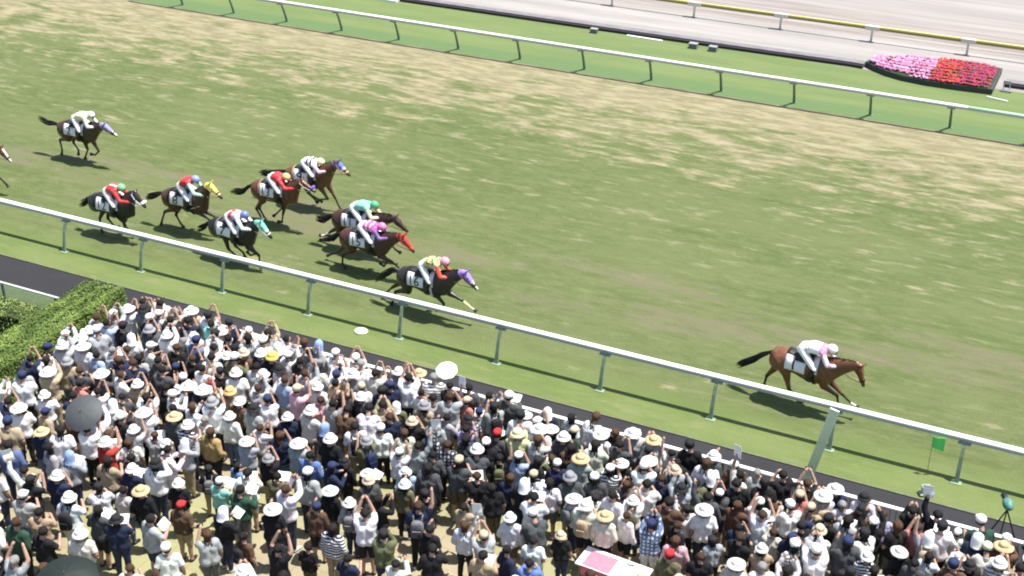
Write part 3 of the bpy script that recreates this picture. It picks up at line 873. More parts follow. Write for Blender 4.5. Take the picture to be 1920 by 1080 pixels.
    dark = np.zeros(len(V)); white = np.zeros(len(V))
    for i, q in enumerate(nm):
        b = q.split('_')[0]
        if b in ('hock', 'cannon', 'fetlock', 'pastern', 'knee'): dark[i] = 1
        elif b == 'gaskin' : dark[i] = min(1, max(0, (tt[i] - .5) * 2))
        elif b == 'forearm' : dark[i] = .35
        elif b == 'head': dark[i] = max(0, (tt[i] - .55) * 1.8)
        elif b == 'neck': dark[i] = .12
        if b in ('fetlock', 'pastern') and q.split('_')[-1] in socks: white[i] = 1; dark[i] = 0
        if b == 'pastern' and tt[i] > .8: white[i] *= .2
        if 'blaze' in extras and b == 'head' and tt[i] > .15 and abs(V[i][1]) < .035 and N[i][2] > .1: white[i] = 1
    ca_ = body.color_attributes.new("points", 'FLOAT_COLOR', 'POINT')
    arr = np.zeros((len(V), 4), np.float32); arr[:, 0] = np.clip(dark, 0, 1); arr[:, 1] = white; arr[:, 3] = 1
    ca_.data.foreach_set("color", arr.ravel())
    bo = link("body", body, COATS[key], root)
    # head cover / blinkers
    if cover:
        lo_t, hi_t, cm, nosem = cover
        m = np.array([(q.startswith('ear') or (q == 'head' and lo_t <= t <= hi_t) or (q == 'neck' and t > .93)) for q, t in zip(nm, tt)])
        mi = np.zeros(len(V), int)
        if nosem is not None: mi[(nm == 'head') & (tt > hi_t - .14)] = 1
        hood = shell(body, m, .012, "hood", mi)
        link("hood", hood, [cm, nosem or cm], root)
    # eyes
    for s_ in (-1, 1):
        e = po2 + hx * (.60 * .28) + hn * .035
        mb = MB(); mb.ball(V3(e, s_ * .082), (.026, .02, .022), 8, 6); mb.build("eye", M_EYE, root, True)
    # nostrils darker are in the coat; bridle straps
    bm_ = bridle or M_LEATHER
    def hring(t0, t1, name, mat, off=.017):
        m = np.array([(q == 'head' and t0 <= t <= t1) for q, t in zip(nm, tt)])
        s_ = shell(body, m, off, name)
        if len(s_.polygons): link(name, s_, mat, root)
    hring(.66, .78, "noseband", bm_)
    hring(-.02, .06, "headpiece", bm_)
    for s_ in (-1, 1):
        mb = MB(); P = [V3(po2 + hx * (.6 * t) + hn * o_, s_ * w_) for t, o_, w_ in ((.02, -.02, .105), (.3, -.05, .108), (.5, -.045, .088), (.72, -.03, .066))]
        mb.tube(P, .012, 6); mb.build("cheek_strap", bm_, root)
        hand = T(.93, 1.44)
        P = [V3(po2 + hx * .45 - hn * .05, s_ * .065), V3((po2 + hx * .40 + hand) / 2 - Vector((0, .06)), s_ * .13), V3(hand, s_ * .07)]
        mb = MB(); mb.tube(P, .011, 6); mb.build("rein", bridle or M_REIN, root)
    # mane
    mb = MB()
    r2 = random.Random(hash(key) % 1000 if False else len(key) * 31 + sum(map(ord, key)))
    for i in range(70):
        t = .08 + .9 * i / 69
        ax = (po2 - nb).normalized(); pn = Vector((-ax.y, ax.x))
        c = nb.lerp(po2, t) + Vector((0, .05 * math.sin(t * math.pi))) - ax * (.08 * (1 - t)) + pn * (.275 * (1 - t) ** 1.2 + .098)
        L = r2.uniform(.10, .20); y = r2.uniform(-.02, .02); lift = r2.uniform(.2, 1.0)
        p1 = c - ax * L * .5 + pn * .05 * lift; p2 = c - ax * L + pn * .04 * lift * r2.uniform(-.5, 1.4)
        yy = y + r2.uniform(-.08, .05)
        mb.tube([V3(c - pn * .02, y), V3(p1, (y + yy) / 2), V3(p2, yy)], [.018, .013, .003], 5)
    mb.build("mane", M_HAIR, root)
    # tail
    tl = [T(-.84, 1.28)] + [Vector(p) for p in H['tail'][1:]]
    if len(tl) == 3: tl = [tl[0], (tl[0] + tl[1]) / 2 + Vector((0, .03)), tl[1], (tl[1] + tl[2]) / 2 + Vector((0, .01)), tl[2]]
    mb = MB(); mb.cone(V3(T(-.80, 1.30)), V3(tl[1]), .05, .035)
    for i in range(46):
        ph = r2.random() * 6.28; rr = r2.random() ** .5; e = r2.uniform(.75, 1.05)
        pts = []; rads = []
        for j in range(7):
            u = j / 6 * e; q = min(u, .999) * (len(tl) - 1); a = int(q); f = q - a
            c = tl[a].lerp(tl[min(a + 1, len(tl) - 1)], f)
            if u > 1: c = tl[-1]
            sp = .02 + .085 * math.sin(min(1, u) * 2.3) + .02 * u
            pts.append(V3(c + Vector((0, sp * rr * math.sin(ph))) + Vector((r2.uniform(-.01, .01), r2.uniform(-.012, .012))), sp * rr * math.cos(ph) * .8))
            rads.append(.017 * (1 - u * .8) + .002)
        mb.tube(pts, rads, 5)
    mb.build("tail", M_HAIR, root)
    # hooves
    for k, J in legs.items():
        y = (-1 if k[1] == 'R' else 1) * (.125 if k[0] == 'h' else .115)
        a, b = J[3], J[4]; dd = (b - a).normalized()
        mb = MB(); mb.tube([V3(b - dd * .02, y), V3(b + dd * .02, y), V3(b + dd * .055, y)], [.044, .054, .058], 12); mb.build("hoof", M_HOOF, root)
    # tack laid on the back: rays shot towards the barrel axis
    bvh = BVHTree.FromPolygons([tuple(v) for v in V], [tuple(p.vertices) for p in body.polygons])
    def onbody(x, ang, off):
        """ang: 0 = top of the back, +90 = near (right) flank, -90 = far flank"""
        c = T(x, 1.12); a = R(ang)
        dy, dz = -math.sin(a), math.cos(a)
        d3 = Vector((-sa * dz, dy, ca * dz)); o3 = V3(c) + d3 * 1.2
        hit = bvh.ray_cast(o3, -d3)
        p = hit[0] if hit[0] is not None else V3(c) + d3 * .3
        return p + d3 * off
    def patch(name, xs, angs, off, mat, parent=root, thick=.012, taper=0.0):
        mb = MB(); nx, na = len(xs), len(angs); vs = []
        for lay in (0, 1):
            for i, x in enumerate(xs):
                for j, a in enumerate(angs):
                    f = (j / (na - 1))
                    vs.append(onbody(x + taper * f, a, off + lay * thick))
        fs = []
        n1 = nx * na
        for i in range(nx - 1):
            for j in range(na - 1):
                a = i * na + j
                fs.append((a, a + na, a + na + 1, a + 1)); fs.append((n1 + a, n1 + a + 1, n1 + a + na + 1, n1 + a + na))
        for i in range(nx - 1):
            for j in (0, na - 1):
                a = i * na + j; fs.append((a, a + na, n1 + a + na, n1 + a))
        for j in range(na - 1):
            for i in (0, nx - 1):
                a = i * na + j; fs.append((a, a + 1, n1 + a + 1, n1 + a))
        mb.add(vs, fs); return mb.build(name, mat, parent, True)
    lin = lambda a, b, n_: [a + (b - a) * i / (n_ - 1) for i in range(n_)]
    nc = patch("number_cloth", lin(-.37, .16, 10), lin(-96, 96, 26), .012, M_CLOTHW)
    xsz = .46 if len(num) == 1 else .38
    for ci, ch in enumerate(num):
        tcu = bpy.data.curves.new("digit", 'FONT'); tcu.body = ch; tcu.size = 1.0; tcu.align_x = 'CENTER'
        to = bpy.data.objects.new("digit", tcu); COL.objects.link(to)
        dg = bpy.context.evaluated_depsgraph_get(); tm = bpy.data.meshes.new_from_object(to.evaluated_get(dg), depsgraph=dg)
        bpy.data.objects.remove(to, do_unlink=True)
        bmt = bmesh.new(); bmt.from_mesh(tm)
        bmesh.ops.triangulate(bmt, faces=bmt.faces); bmesh.ops.subdivide_edges(bmt, edges=[e for e in bmt.edges if e.calc_length() > .15], cuts=2)
        bmt.to_mesh(tm); bmt.free()
        ox = (ci - (len(num) - 1) / 2) * (.50 if '1' in num else .58)
        for side in (1, -1):
            t2 = tm.copy()
            for v in t2.vertices:
                u, hh_ = (v.co.x + ox) * xsz * side, v.co.y     # 0..0.7 up the cloth
                v.co = onbody(-.150 + u, (89 - hh_ * 68) * side, .034)
            link("digit", t2, M_DIGIT, nc)
    patch("blanket_shade_cover", lin(-.385, .24, 9), lin(-24, 24, 8), .026, M_LEATHER)  # black blanket, also paints the rider's shade on top of the cloth
    patch("saddle_pad", lin(.31, .47, 5), lin(-82, 82, 20), .016, M_CLOTHW)
    patch("saddle", lin(-.14, .30, 8), lin(-42, 42, 12), .035, M_LEATHER, thick=.035)
    patch("girth", lin(.36, .42, 3), lin(80, 280, 20), .020, M_CLOTHW if key in ('16',) else M_LEATHER)
    if 'rear_band' in extras: patch("saddle_blanket", lin(-.45, -.34, 4), lin(-80, 80, 20), .010, EXTRA_BAND[key])
    if 'sheepskin' in extras:
        mb = MB(); c = po2 + hx * (.6 * .72) + hn * .06; mb.tube([V3(c, -.10), V3(c + hn * .015, 0), V3(c, .10)], .048, 10); mb.build("noseroll", extras_roll[key], root, True)
    if 'breastgirth' in extras:
        mb = MB(); P = [onbody(.30, 100, .02)]
        P = [V3(T(.42, 1.02), -.27), V3(T(.70, 1.12), -.22), V3(T(.84, 1.15), 0), V3(T(.70, 1.12), .22), V3(T(.42, 1.02), .27)]
        mb.tube(P, .016, 6); mb.build("breastgirth", bridle or M_REIN, root)
    for k in socks:
        if k in BANDAGE.get(key, {}):
            m = np.array([q.startswith('cannon_' + k) for q in nm])
            bs = shell(body, m, .012, "leg_bandage")
            if len(bs.polygons): link("leg_bandage", bs, BANDAGE[key][k], root)
    root["_saddle"] = list(V3(T(.10, 1.45)))
    return root, T


cloth_c = lambda n_, c: pbr("gear_" + n_, c, .75, .25, noise=.12, nscale=12)
EXTRA_BAND = {'16': cloth_c("black", (.012, .012, .014)), '8': cloth_c("blackish", (.014, .012, .014)), '13': cloth_c("salmon", (.42, .20, .15)), '7': cloth_c("grey", (.16, .15, .15)), '12': cloth_c("dark", (.02, .02, .022)), '9': cloth_c("cream", (.42, .32, .2))}
extras_roll = {'13': cloth_c("purple_roll", (.14, .09, .42)), '12': M_CLOTHW}
YW = cloth_c("boot_yellow", (.66, .68, .32)); MW = M_CLOTHW
BANDAGE = {'16': {'fL': YW}, '13': {}, '11': {'hL': MW}}

SPEC = [
    # key, label, number, cover(lo,hi,mat,nose), socks, bridle, extras
    ('lead', "bright bay horse number 1 alone in front, nearest the winning post", "1", None, ('fL',), None, ('blanket',)),
    ('16', "dark brown horse number 16 in a purple hood with a white nose, leading the pack", "16", (-.25, .62, cloth_c("purple", (.30, .19, .50)), cloth_c("lilac", (.42, .36, .58))), ('fL',), None, ('rear_band', 'blaze')),
    ('15', "brown bay horse number 15 in a red hood, overlapping the dark bay behind", "15", (-.1, .85, cloth_c("red", (.42, .05, .035)), None), ('fR',), cloth_c("redstrap", (.5, .1, .07)), ()),
    ('11', "dark bay horse without a hood half hidden behind the red-hooded one", "11", None, ('hL',), None, ()),
    ('9', "light bay horse number 9 with blue and white blinkers, farthest right of the upper pair", "9", (.08, .55, cloth_c("blue", (.13, .16, .50)), cloth_c("paleblue", (.42, .45, .62))), (), cloth_c("cream_strap", (.52, .36, .20)), ('rear_band',)),
    ('13', "red bay horse number 13 with a purple noseroll beside the light bay number 9", "13", None, ('hR',), cloth_c("pale_strap", (.60, .50, .32)), ('rear_band', 'sheepskin')),
    ('7', "black horse number 7 in a mint green hood close to the rail", "7", (-.25, .62, cloth_c("mint", (.18, .48, .36)), cloth_c("mint_pale", (.5, .66, .56))), (), cloth_c("whitestrap", (.7, .7, .66)), ('rear_band',)),
    ('8', "liver bay horse number 8 in a bright yellow hood", "8", (-.25, .60, cloth_c("yellow", (.62, .56, .12)), None), (), cloth_c("tanstrap", (.55, .42, .22)), ('rear_band', 'breastgirth')),
    ('12', "near-black horse number 12 with white bridle straps, closest to the rail at left", "12", None, (), M_CLOTHW, ('rear_band', 'sheepskin')),
    ('5', "dusky bay horse number 2 in a lavender grey hood, far left and widest out", "2", (-.25, .62, cloth_c("lavender", (.26, .24, .38)), None), (), None, ('blaze',)),
    ('0', "chestnut horse cut by the left edge with only its head showing", "5", None, (), None, ('blaze',)),
]

# ------------------------------------------------------------------ jockeys
M_SKIN = pbr("skin", (.42, .25, .17), .55, .3)
M_BREECH = pbr("breeches_white", (.80, .80, .78), .7, .2, noise=.05)
M_BOOT = pbr("boot_black", (.012, .012, .012), .3, .5)
M_BOOTTOP = pbr("boot_brown", (.10, .05, .03), .4, .4)


def jockey(key, hroot, T, label, torso, sleeve, hoop, cap, breech=None, style=0):
    H = HORSES[key]
    root = empty("person", hroot.location, R(H['yaw']))
    tag(root, label, "jockey", "jockeys crouched on the racing horses")
    S = T(.04, 1.46); he = Vector(H['he']) + Vector((0, -.03))
    he = Vector((min(max(he.x, S.x + .50), S.x + .74), min(max(he.y, S.y + .30), S.y + .50)))
    sh = he - Vector((.20, .07)); hip = S + Vector((-.08, .20))
    d = sh - hip; 
    if d.length > .56: hip = sh - d.normalized() * .56
    hand = T(.92, 1.46)
    foot = T(.24, 1.0); kn = T(.40, 1.33)
    def P(v, y): return Vector((v.x, y, v.y))
    mb = MB(); segs = []; names = []
    def seg(nm, a, b, ra, rb):
        mb.cone(a, b, ra, rb, 12); segs.append((tuple(a), tuple(b), ra, rb)); names.append(nm)
    mid = (hip + sh) / 2 + Vector((-.02, .055))
    for s_ in (-1, 1):
        seg('hips', P(hip, s_ * .075), P(hip.lerp(mid, .5) + Vector((0, .01)), s_ * .06), .125, .115)
        seg('torso', P(hip.lerp(mid, .4), s_ * .06), P(mid, s_ * .075), .11, .12)
        seg('torso', P(mid, s_ * .075), P(sh, s_ * .085), .12, .105)
        seg('torso', P(sh, s_ * .09), P(sh + Vector((.0, .0)), s_ * .165), .10, .075)
        knee = P(kn, s_ * .31); h0 = P(hip, s_ * .10)
        seg('thigh', h0, h0.lerp(knee, .5), .10, .085); seg('thigh', h0.lerp(knee, .5), knee, .085, .058)
        an = P(foot, s_ * .325)
        seg('shin', knee, knee.lerp(an, .4), .062, .060); seg('shin', knee.lerp(an, .4), an, .060, .040)
        seg('foot', an, an + Vector((.11, 0, -.03)), .042, .034)
        a0 = P(sh, s_ * .175); el2 = (sh + hand) / 2 + Vector((-.02, -.12)); el = P(el2, s_ * .235); wr = P(hand, s_ * .075)
        seg('arm', a0, el, .058, .046); seg('arm', el, el.lerp(wr, .85), .046, .034)
        seg('hand', el.lerp(wr, .85), wr, .030, .034)
        # closed fingers and thumb round the rein
        for f in range(4):
            b0 = wr + Vector((.02, 0, .026 - f * .018)); mb.cone(b0, b0 + Vector((.022, -s_ * .022, -.004)), .010, .009, 6)
        mb.cone(wr + Vector((-.005, -s_ * .015, .03)), wr + Vector((.03, -s_ * .03, .035)), .010, .008, 6)
    seg('neck', P(sh + Vector((.02, .02)), 0), P(he - Vector((.06, .03)), 0), .060, .055)
    fd = Vector((.95, -.30)).normalized()   # looks forward and a little down
    seg('head', P(he - fd * .02, 0), P(he + fd * .035 - Vector((0, .02)), 0), .098, .085)
    seg('head', P(he + fd * .04 - Vector((0, .07)), 0), P(he + fd * .055 - Vector((0, .085)), 0), .052, .040)
    mb.cone(P(he + fd * .115 - Vector((0, .03)), 0), P(he + fd * .125 - Vector((0, .055)), 0), .012, .016, 8)
    for s_ in (-1, 1): mb.cone(P(he - Vector((.01, .01)), s_ * .092), P(he - Vector((.015, .045)), s_ * .094), .018, .012, 6)
    body = remesh(mb.mesh("body"), .015, 2, .5)
    V, N = get_v(body); idx, tt = nearest_seg(V, segs); nm = np.array(names)[idx]
    bo = link("body", body, M_SKIN, root)
    isin = lambda *a: np.isin(nm, a)
    # silks with hoops along the back
    ax = (sh - hip).normalized()
    tpar = ((V[:, 0] - hip.x) * ax.x + (V[:, 2] - hip.y) * ax.y) / (sh - hip).length
    mi = np.zeros(len(V), int); mi[isin('arm')] = 1
    if style == 1: mi[isin('torso') & (((tpar > .42) & (tpar < .56)) | ((tpar > .72) & (tpar < .86)))] = 2
    if style == 2: mi[isin('torso', 'neck') & (tpar > .88)] = 2
    if style == 3: mi[isin('torso') & (tpar < .30)] = 2
    if style == 4: mi[isin('torso') & (tpar > .30) & (tpar < .62)] = 2
    if style == 5: mi[isin('torso') & (np.abs(V[:, 1]) < .05)] = 2
    if style == 2: mi[isin('arm') & (np.abs(np.mod(V[:, 0] * 1.0, .22) - .1) < .035)] = 2
    wr_ = .014 + .006 * np.sin(V[:, 0] * 70 + V[:, 2] * 30) * np.sin(V[:, 1] * 50)
    link("silks", shell(body, isin('torso', 'arm') | (isin('neck') & (tt < .3)), wr_, "silks", mi), [torso, sleeve, hoop], root)
    link("breeches", shell(body, isin('hips', 'thigh') | (isin('shin') & (tt < .1) & (V[:, 2] > kn.y - .04)), .010, "breeches"), breech or M_BREECH, root)
    for s_ in (-1, 1):
        bt = shell(body, isin('shin', 'foot') & (V[:, 1] * s_ > .2), .009, "boot"); link("boot", bt, M_BOOT, root)
    mb = MB()
    c = P(he - fd * .01 + Vector((-.005, .018)), 0); rs = []
    upv = Vector((-fd.y, fd.x)); upv = upv if upv.y > 0 else -upv
    for (h, r_) in ((-.035, .120), (-.01, .124), (.03, .120), (.07, .102), (.10, .070), (.118, .03), (.121, .004)):
        q = [c + Vector((fd.x, 0, fd.y)) * (r_ * 1.12 * math.cos(a)) + Vector((0, 1, 0)) * (r_ * math.sin(a)) + Vector((upv.x, 0, upv.y)) * h for a in [2 * math.pi * k / 18 for k in range(18)]]
        rs.append(q)
    mb.rings(rs); hm = mb.build("helmet", cap, root, True)
    mb = MB(); mb.tube([c + Vector((fd.x, 0, fd.y)) * .10 + Vector((upv.x, 0, upv.y)) * -.01 + Vector((0, y, 0)) for y in (-.09, -.05, 0, .05, .09)], [.008, .02, .022, .02, .008], 8)
    mb.build("peak", cap, hm, True)
    mb = MB(); g0 = P(he + fd * .105 + Vector((0, .005)), 0); mb.ball(g0, (.028, .075, .026), 10, 6); mb.build("goggles", pbr("goggles", (.03, .03, .035), .2, .6), root, True)
    mb = MB(); a = P(hand + Vector((.02, 0)), -.09); mb.tube([a + Vector((0, 0, .05)), a + Vector((.0, -.01, -.1)), a + Vector((-.06, -.03, -.42))], [.009, .007, .004], 6)
    mb.build("whip", M_LEATHER, root)
    return root


sk = lambda n_, c, pat=None: pbr("silk_" + n_, c, .45, .4, noise=.08, nscale=10, sheen=.2)
W_ = sk("white", (.80, .80, .80)); RED = sk("red", (.55, .02, .025)); NAVY = sk("navy", (.01, .015, .06)); PINK = sk("pink", (.75, .22, .42)); LPINK = sk("light_pink", (.72, .45, .52))
AQUA = sk("aqua", (.22, .55, .45)); GREY = sk("silver", (.30, .30, .36)); MAG = sk("magenta", (.55, .06, .35)); ORED = sk("orange_red", (.72, .09, .05)); MINT = sk("mint", (.42, .66, .55)); CREAM = sk("cream", (.78, .74, .42))
VIO = sk("violet", (.16, .10, .28)); YEL = sk("yellow", (.72, .68, .18)); LGREY = sk("lilac_grey", (.42, .40, .50))
g = G("silk_spotted", .5, .3)
v = g.n.nodes.new("ShaderNodeTexVoronoi"); v.inputs["Scale"].default_value = 13; g.l(g.P, v.inputs["Vector"])
g.color(g.mix(g.ramp(v.outputs["Distance"], .38, .46), (.08, .12, .05), (.55, .50, .24))); SPOT = g.m
cp = lambda n_, c: pbr("cap_" + n_, c, .3, .5)
JOCK = {
    'lead': ("jockey in white silks with pink collar and white cap, on the leading bay", W_, W_, PINK, cp("white", (.80, .80, .80)), 2),
    '16': ("jockey with spotted yellow silks, orange-red sleeves and pink cap on number 16", SPOT, ORED, ORED, cp("pink", (.75, .30, .42)), 0),
    '15': ("jockey in magenta silks and hot pink cap on the red-hooded horse", MAG, VIO, LPINK, cp("pink2", (.75, .20, .42)), 1),
    '11': ("jockey in aqua silks with a green cap and red waist, behind the magenta one", AQUA, CREAM, RED, cp("green", (.07, .42, .18)), 3),
    '9': ("jockey in white silks with two navy hoops, pink sleeves and pale yellow cap", W_, LPINK, NAVY, cp("pale_yellow", (.76, .72, .40)), 1),
    '13': ("jockey in plain red silks with a peach-yellow cap", RED, RED, RED, cp("peach", (.78, .52, .20)), 0),
    '7': ("jockey in grey silks with red and white shoulders, round blue cap, by the rail", LGREY, W_, RED, cp("blue", (.13, .18, .50)), 4),
    '8': ("jockey in red silks with mint sleeves and a light blue cap", RED, MINT, RED, cp("light_blue", (.22, .30, .68)), 0),
    '12': ("jockey in red and white silks with a green cap at far left of the rail", RED, RED, W_, cp("green2", (.16, .50, .22)), 5),
    '5': ("jockey in pale yellow silks with a white cap, farthest from the rail", CREAM, W_, W_, cp("white2", (.80, .80, .80)), 5),
}
for (key, label, num, cover, socks, bridle, ex) in SPEC:
    hr, T_ = horse(key, SPEC, label, num, cover, socks, bridle, None, ex)
    if key in JOCK:
        lb, a, b, c, cap_, st = JOCK[key]
        jockey(key, hr, T_, lb, a, b, c, cap_, None, st)
    del hr["_saddle"]
# ------------------------------------------------------------------ the spectators
def person_proto(pose, kind, vox=.019):
    """standing body facing +Y with garments as separate shells; kind varies the build"""
    mb = MB(); segs = []; names = []
    def seg(nm, a, b, ra, rb, n=10):
        mb.cone(a, b, ra, rb, n); segs.append((tuple(a), tuple(b), ra, rb)); names.append(nm)
    V_ = Vector
    lean = pose.get('lean', 0.0)
    L = lambda x, y, z: V_((x, y + lean * max(0, z - .95), z))
    wd = 1.0 if kind == 'm' else .9
    for s_ in (-1, 1):
        seg('hip', L(s_ * .075, 0, .93), L(s_ * .065, 0, 1.06), .125, .11)
        seg('torso', L(s_ * .062, 0, 1.04), L(s_ * .09 * wd, 0, 1.27), .112, .125 * wd)
        seg('torso', L(s_ * .09 * wd, 0, 1.27), L(s_ * .15 * wd, -.005, 1.39), .12 * wd, .072)
        st = pose.get('stance', .10)
        kx = pose.get('step', 0.0) * s_
        seg('leg', V_((s_ * .09, 0, .92)), V_((s_ * st, .01 + kx * .5, .50)), .108, .066)
        seg('leg', V_((s_ * st, .01 + kx * .5, .50)), V_((s_ * (st + .005), kx - .01, .30)), .062, .058)
        seg('calf', V_((s_ * (st + .005), kx - .01, .32)), V_((s_ * (st + .01), kx - .02, .09)), .057, .040)
        seg('foot', V_((s_ * (st + .01), kx - .03, .05)), V_((s_ * (st + .03), kx + .13, .035)), .048, .036)
        A = pose['arm'][0 if s_ < 0 else 1]
        sh = L(s_ * .185 * wd, 0, 1.385)
        el = L(s_ * A[0][0], A[0][1], A[0][2]); wr = L(s_ * A[1][0], A[1][1], A[1][2])
        seg('uparm', sh, sh.lerp(el, .75), .062, .054); seg('lowarm', sh.lerp(el, .75), el, .054, .048)
        seg('lowarm', el, el.lerp(wr, .9), .048, .036)
        d = (wr - el).normalized()
        seg('hand', el.lerp(wr, .9), wr + d * .03, .030, .036)
        for f in range(4):
            o_ = V_((-.024 + .016 * f, 0, 0)); b0 = wr + d * .05 + o_
            mb.cone(b0, b0 + d * (.045 - .006 * abs(f - 1.5)) + V_((0, .012, 0)), .010, .008, 6)
        mb.cone(wr + V_((-s_ * .03, .005, 0)), wr + d * .045 + V_((-s_ * .05, .012, 0)), .011, .009, 6)
    hd = pose.get('head', (0, .04)); hx, hy = hd
    seg('neck', L(0, -.01, 1.42), L(hx * .4, hy * .5, 1.53), .062, .055)
    c = L(hx, hy, 1.605)
    seg('head', c + V_((0, -.022, .012)), c + V_((0, .018, .010)), .093, .085, 12)
    seg('face', c + V_((0, .035, -.05)), c + V_((0, .045, -.075)), .058, .042)
    mb.cone(c + V_((0, .098, -.01)), c + V_((0, .112, -.035)), .010, .015, 6)
    for s_ in (-1, 1): mb.cone(c + V_((s_ * .088, -.005, .01)), c + V_((s_ * .09, -.005, -.03)), .018, .012, 6)
    body = remesh(mb.mesh("body"), vox, 2, .5)
    V, N = get_v(body); idx, tt = nearest_seg(V, segs); nm = np.array(names)[idx]
    isin = lambda *a: np.isin(nm, a)
    z = V[:, 2]
    wr_ = lambda b, a: b + a * np.sin(V[:, 0] * 34 + z * 13) * np.sin(V[:, 1] * 18 + z * 9)
    neckm = isin('neck') & (tt < .25)
    hem = np.clip((1.15 - z) * .10, 0, .022)
    out = {
        'body': body,
        'tee': shell(body, isin('torso', 'hip', 'uparm') & (z > .86) | neckm, wr_(.020, .006) + hem, "shirt"),
        'long': shell(body, isin('torso', 'hip', 'uparm', 'lowarm') & (z > .84) | neckm, wr_(.020, .007) + hem, "shirt"),
        'pants': shell(body, (isin('hip', 'leg', 'calf')) & (z < 1.02) & (z > .10), wr_(.013, .004), "trousers"),
        'shorts': shell(body, (isin('hip', 'leg')) & (z < 1.02) & (z > .47), wr_(.018, .004), "shorts"),
        'shoeR': shell(body, isin('foot') & (V[:, 0] > 0), .008, "shoe"), 'shoeL': shell(body, isin('foot') & (V[:, 0] < 0), .008, "shoe"),
        'head': c, 'hands': [L(-pose['arm'][0][1][0], *pose['arm'][0][1][1:]), L(pose['arm'][1][1][0], *pose['arm'][1][1][1:])],
    }
    # hair: from the head itself
    hc = isin('head') & ((V[:, 1] < c.y + .055) | (z > c.z + .055)) & (z > c.z - .06)
    out['short_hair'] = shell(body, hc & ~((z < c.z - .0) & (V[:, 1] > c.y + .0)), .012, "hair")
    back = (isin('head', 'neck') | (isin('torso') & (V[:, 1] < c.y - .06) & (np.abs(V[:, 0]) < .10) & (z > 1.33))) & ((V[:, 1] < c.y + .02) | (z > c.z + .05))
    out['long_hair'] = shell(body, back, .020 + .006 * np.sin(V[:, 0] * 120), "hair")
    # hats around the head centre
    def dome(r, h, n=16, f=1.12):
        rs = []
        for (q, zz) in ((1, -.02), (1.0, .03), (.93, h * .6), (.70, h * .9), (.35, h), (.03, h * 1.01)):
            rs.append([c + V_((r * q * math.cos(2 * math.pi * k / n), r * f * q * math.sin(2 * math.pi * k / n) - .005, .035 + zz)) for k in range(n)])
        return rs
    m1 = MB(); m1.rings(dome(.106, .095))
    pk = [c + V_((.075 * math.sin(a), .085 + .095 * math.cos(a), .032 - .018 * math.cos(a))) for a in [-1.3, -.8, -.3, .3, .8, 1.3]]
    m1.add(pk + [p + V_((0, 0, .01)) for p in pk] + [c + V_((-.09, .07, .045)), c + V_((.09, .07, .045))], [(0, 1, 2, 3, 4, 5), (6, 7, 8, 9, 10, 11), (0, 6, 12), (5, 11, 13), (0, 5, 13, 12)])
    out['cap'] = m1.mesh("cap", True)
    def brim(r, w_, drop, name, h=.10, flat=False):
        m = MB(); m.rings(dome(r, h)); n = 20; rs = []
        for (q, zz) in ((r * .98, .035), (r + w_ * .5, .03 - drop * .45), (r + w_, .03 - drop), (r + w_, .022 - drop), (r * .98, .022)):
            rs.append([c + V_((q * math.cos(2 * math.pi * k / n), q * 1.1 * math.sin(2 * math.pi * k / n) - .005, .01 + zz + .006 * math.sin(3 * 2 * math.pi * k / n))) for k in range(n)])
        m.rings(rs, False); return m.mesh(name, True)
    out['bucket'] = brim(.106, .055, .045, "bucket_hat")
    out['wide'] = brim(.106, .095, .035, "sun_hat", .095)
    m3 = MB(); n = 14; rs = []
    for (q, zz, yy) in ((.5, .125, 0), (1.0, .075, 0), (1.12, 0, -.01), (1.15, -.08, -.02), (1.25, -.17, -.035), (1.3, -.175, -.035)):
        rs.append([c + V_((.105 * q * math.cos(2 * math.pi * k / n), .112 * q * math.sin(2 * math.pi * k / n) * (1 if math.sin(2 * math.pi * k / n) < .35 else .72) + yy, zz)) for k in range(n)])
    m3.rings([[(p.x, p.y, p.z) for p in r_] for r_ in rs]); out['towel'] = m3.mesh("towel", True)
    return out


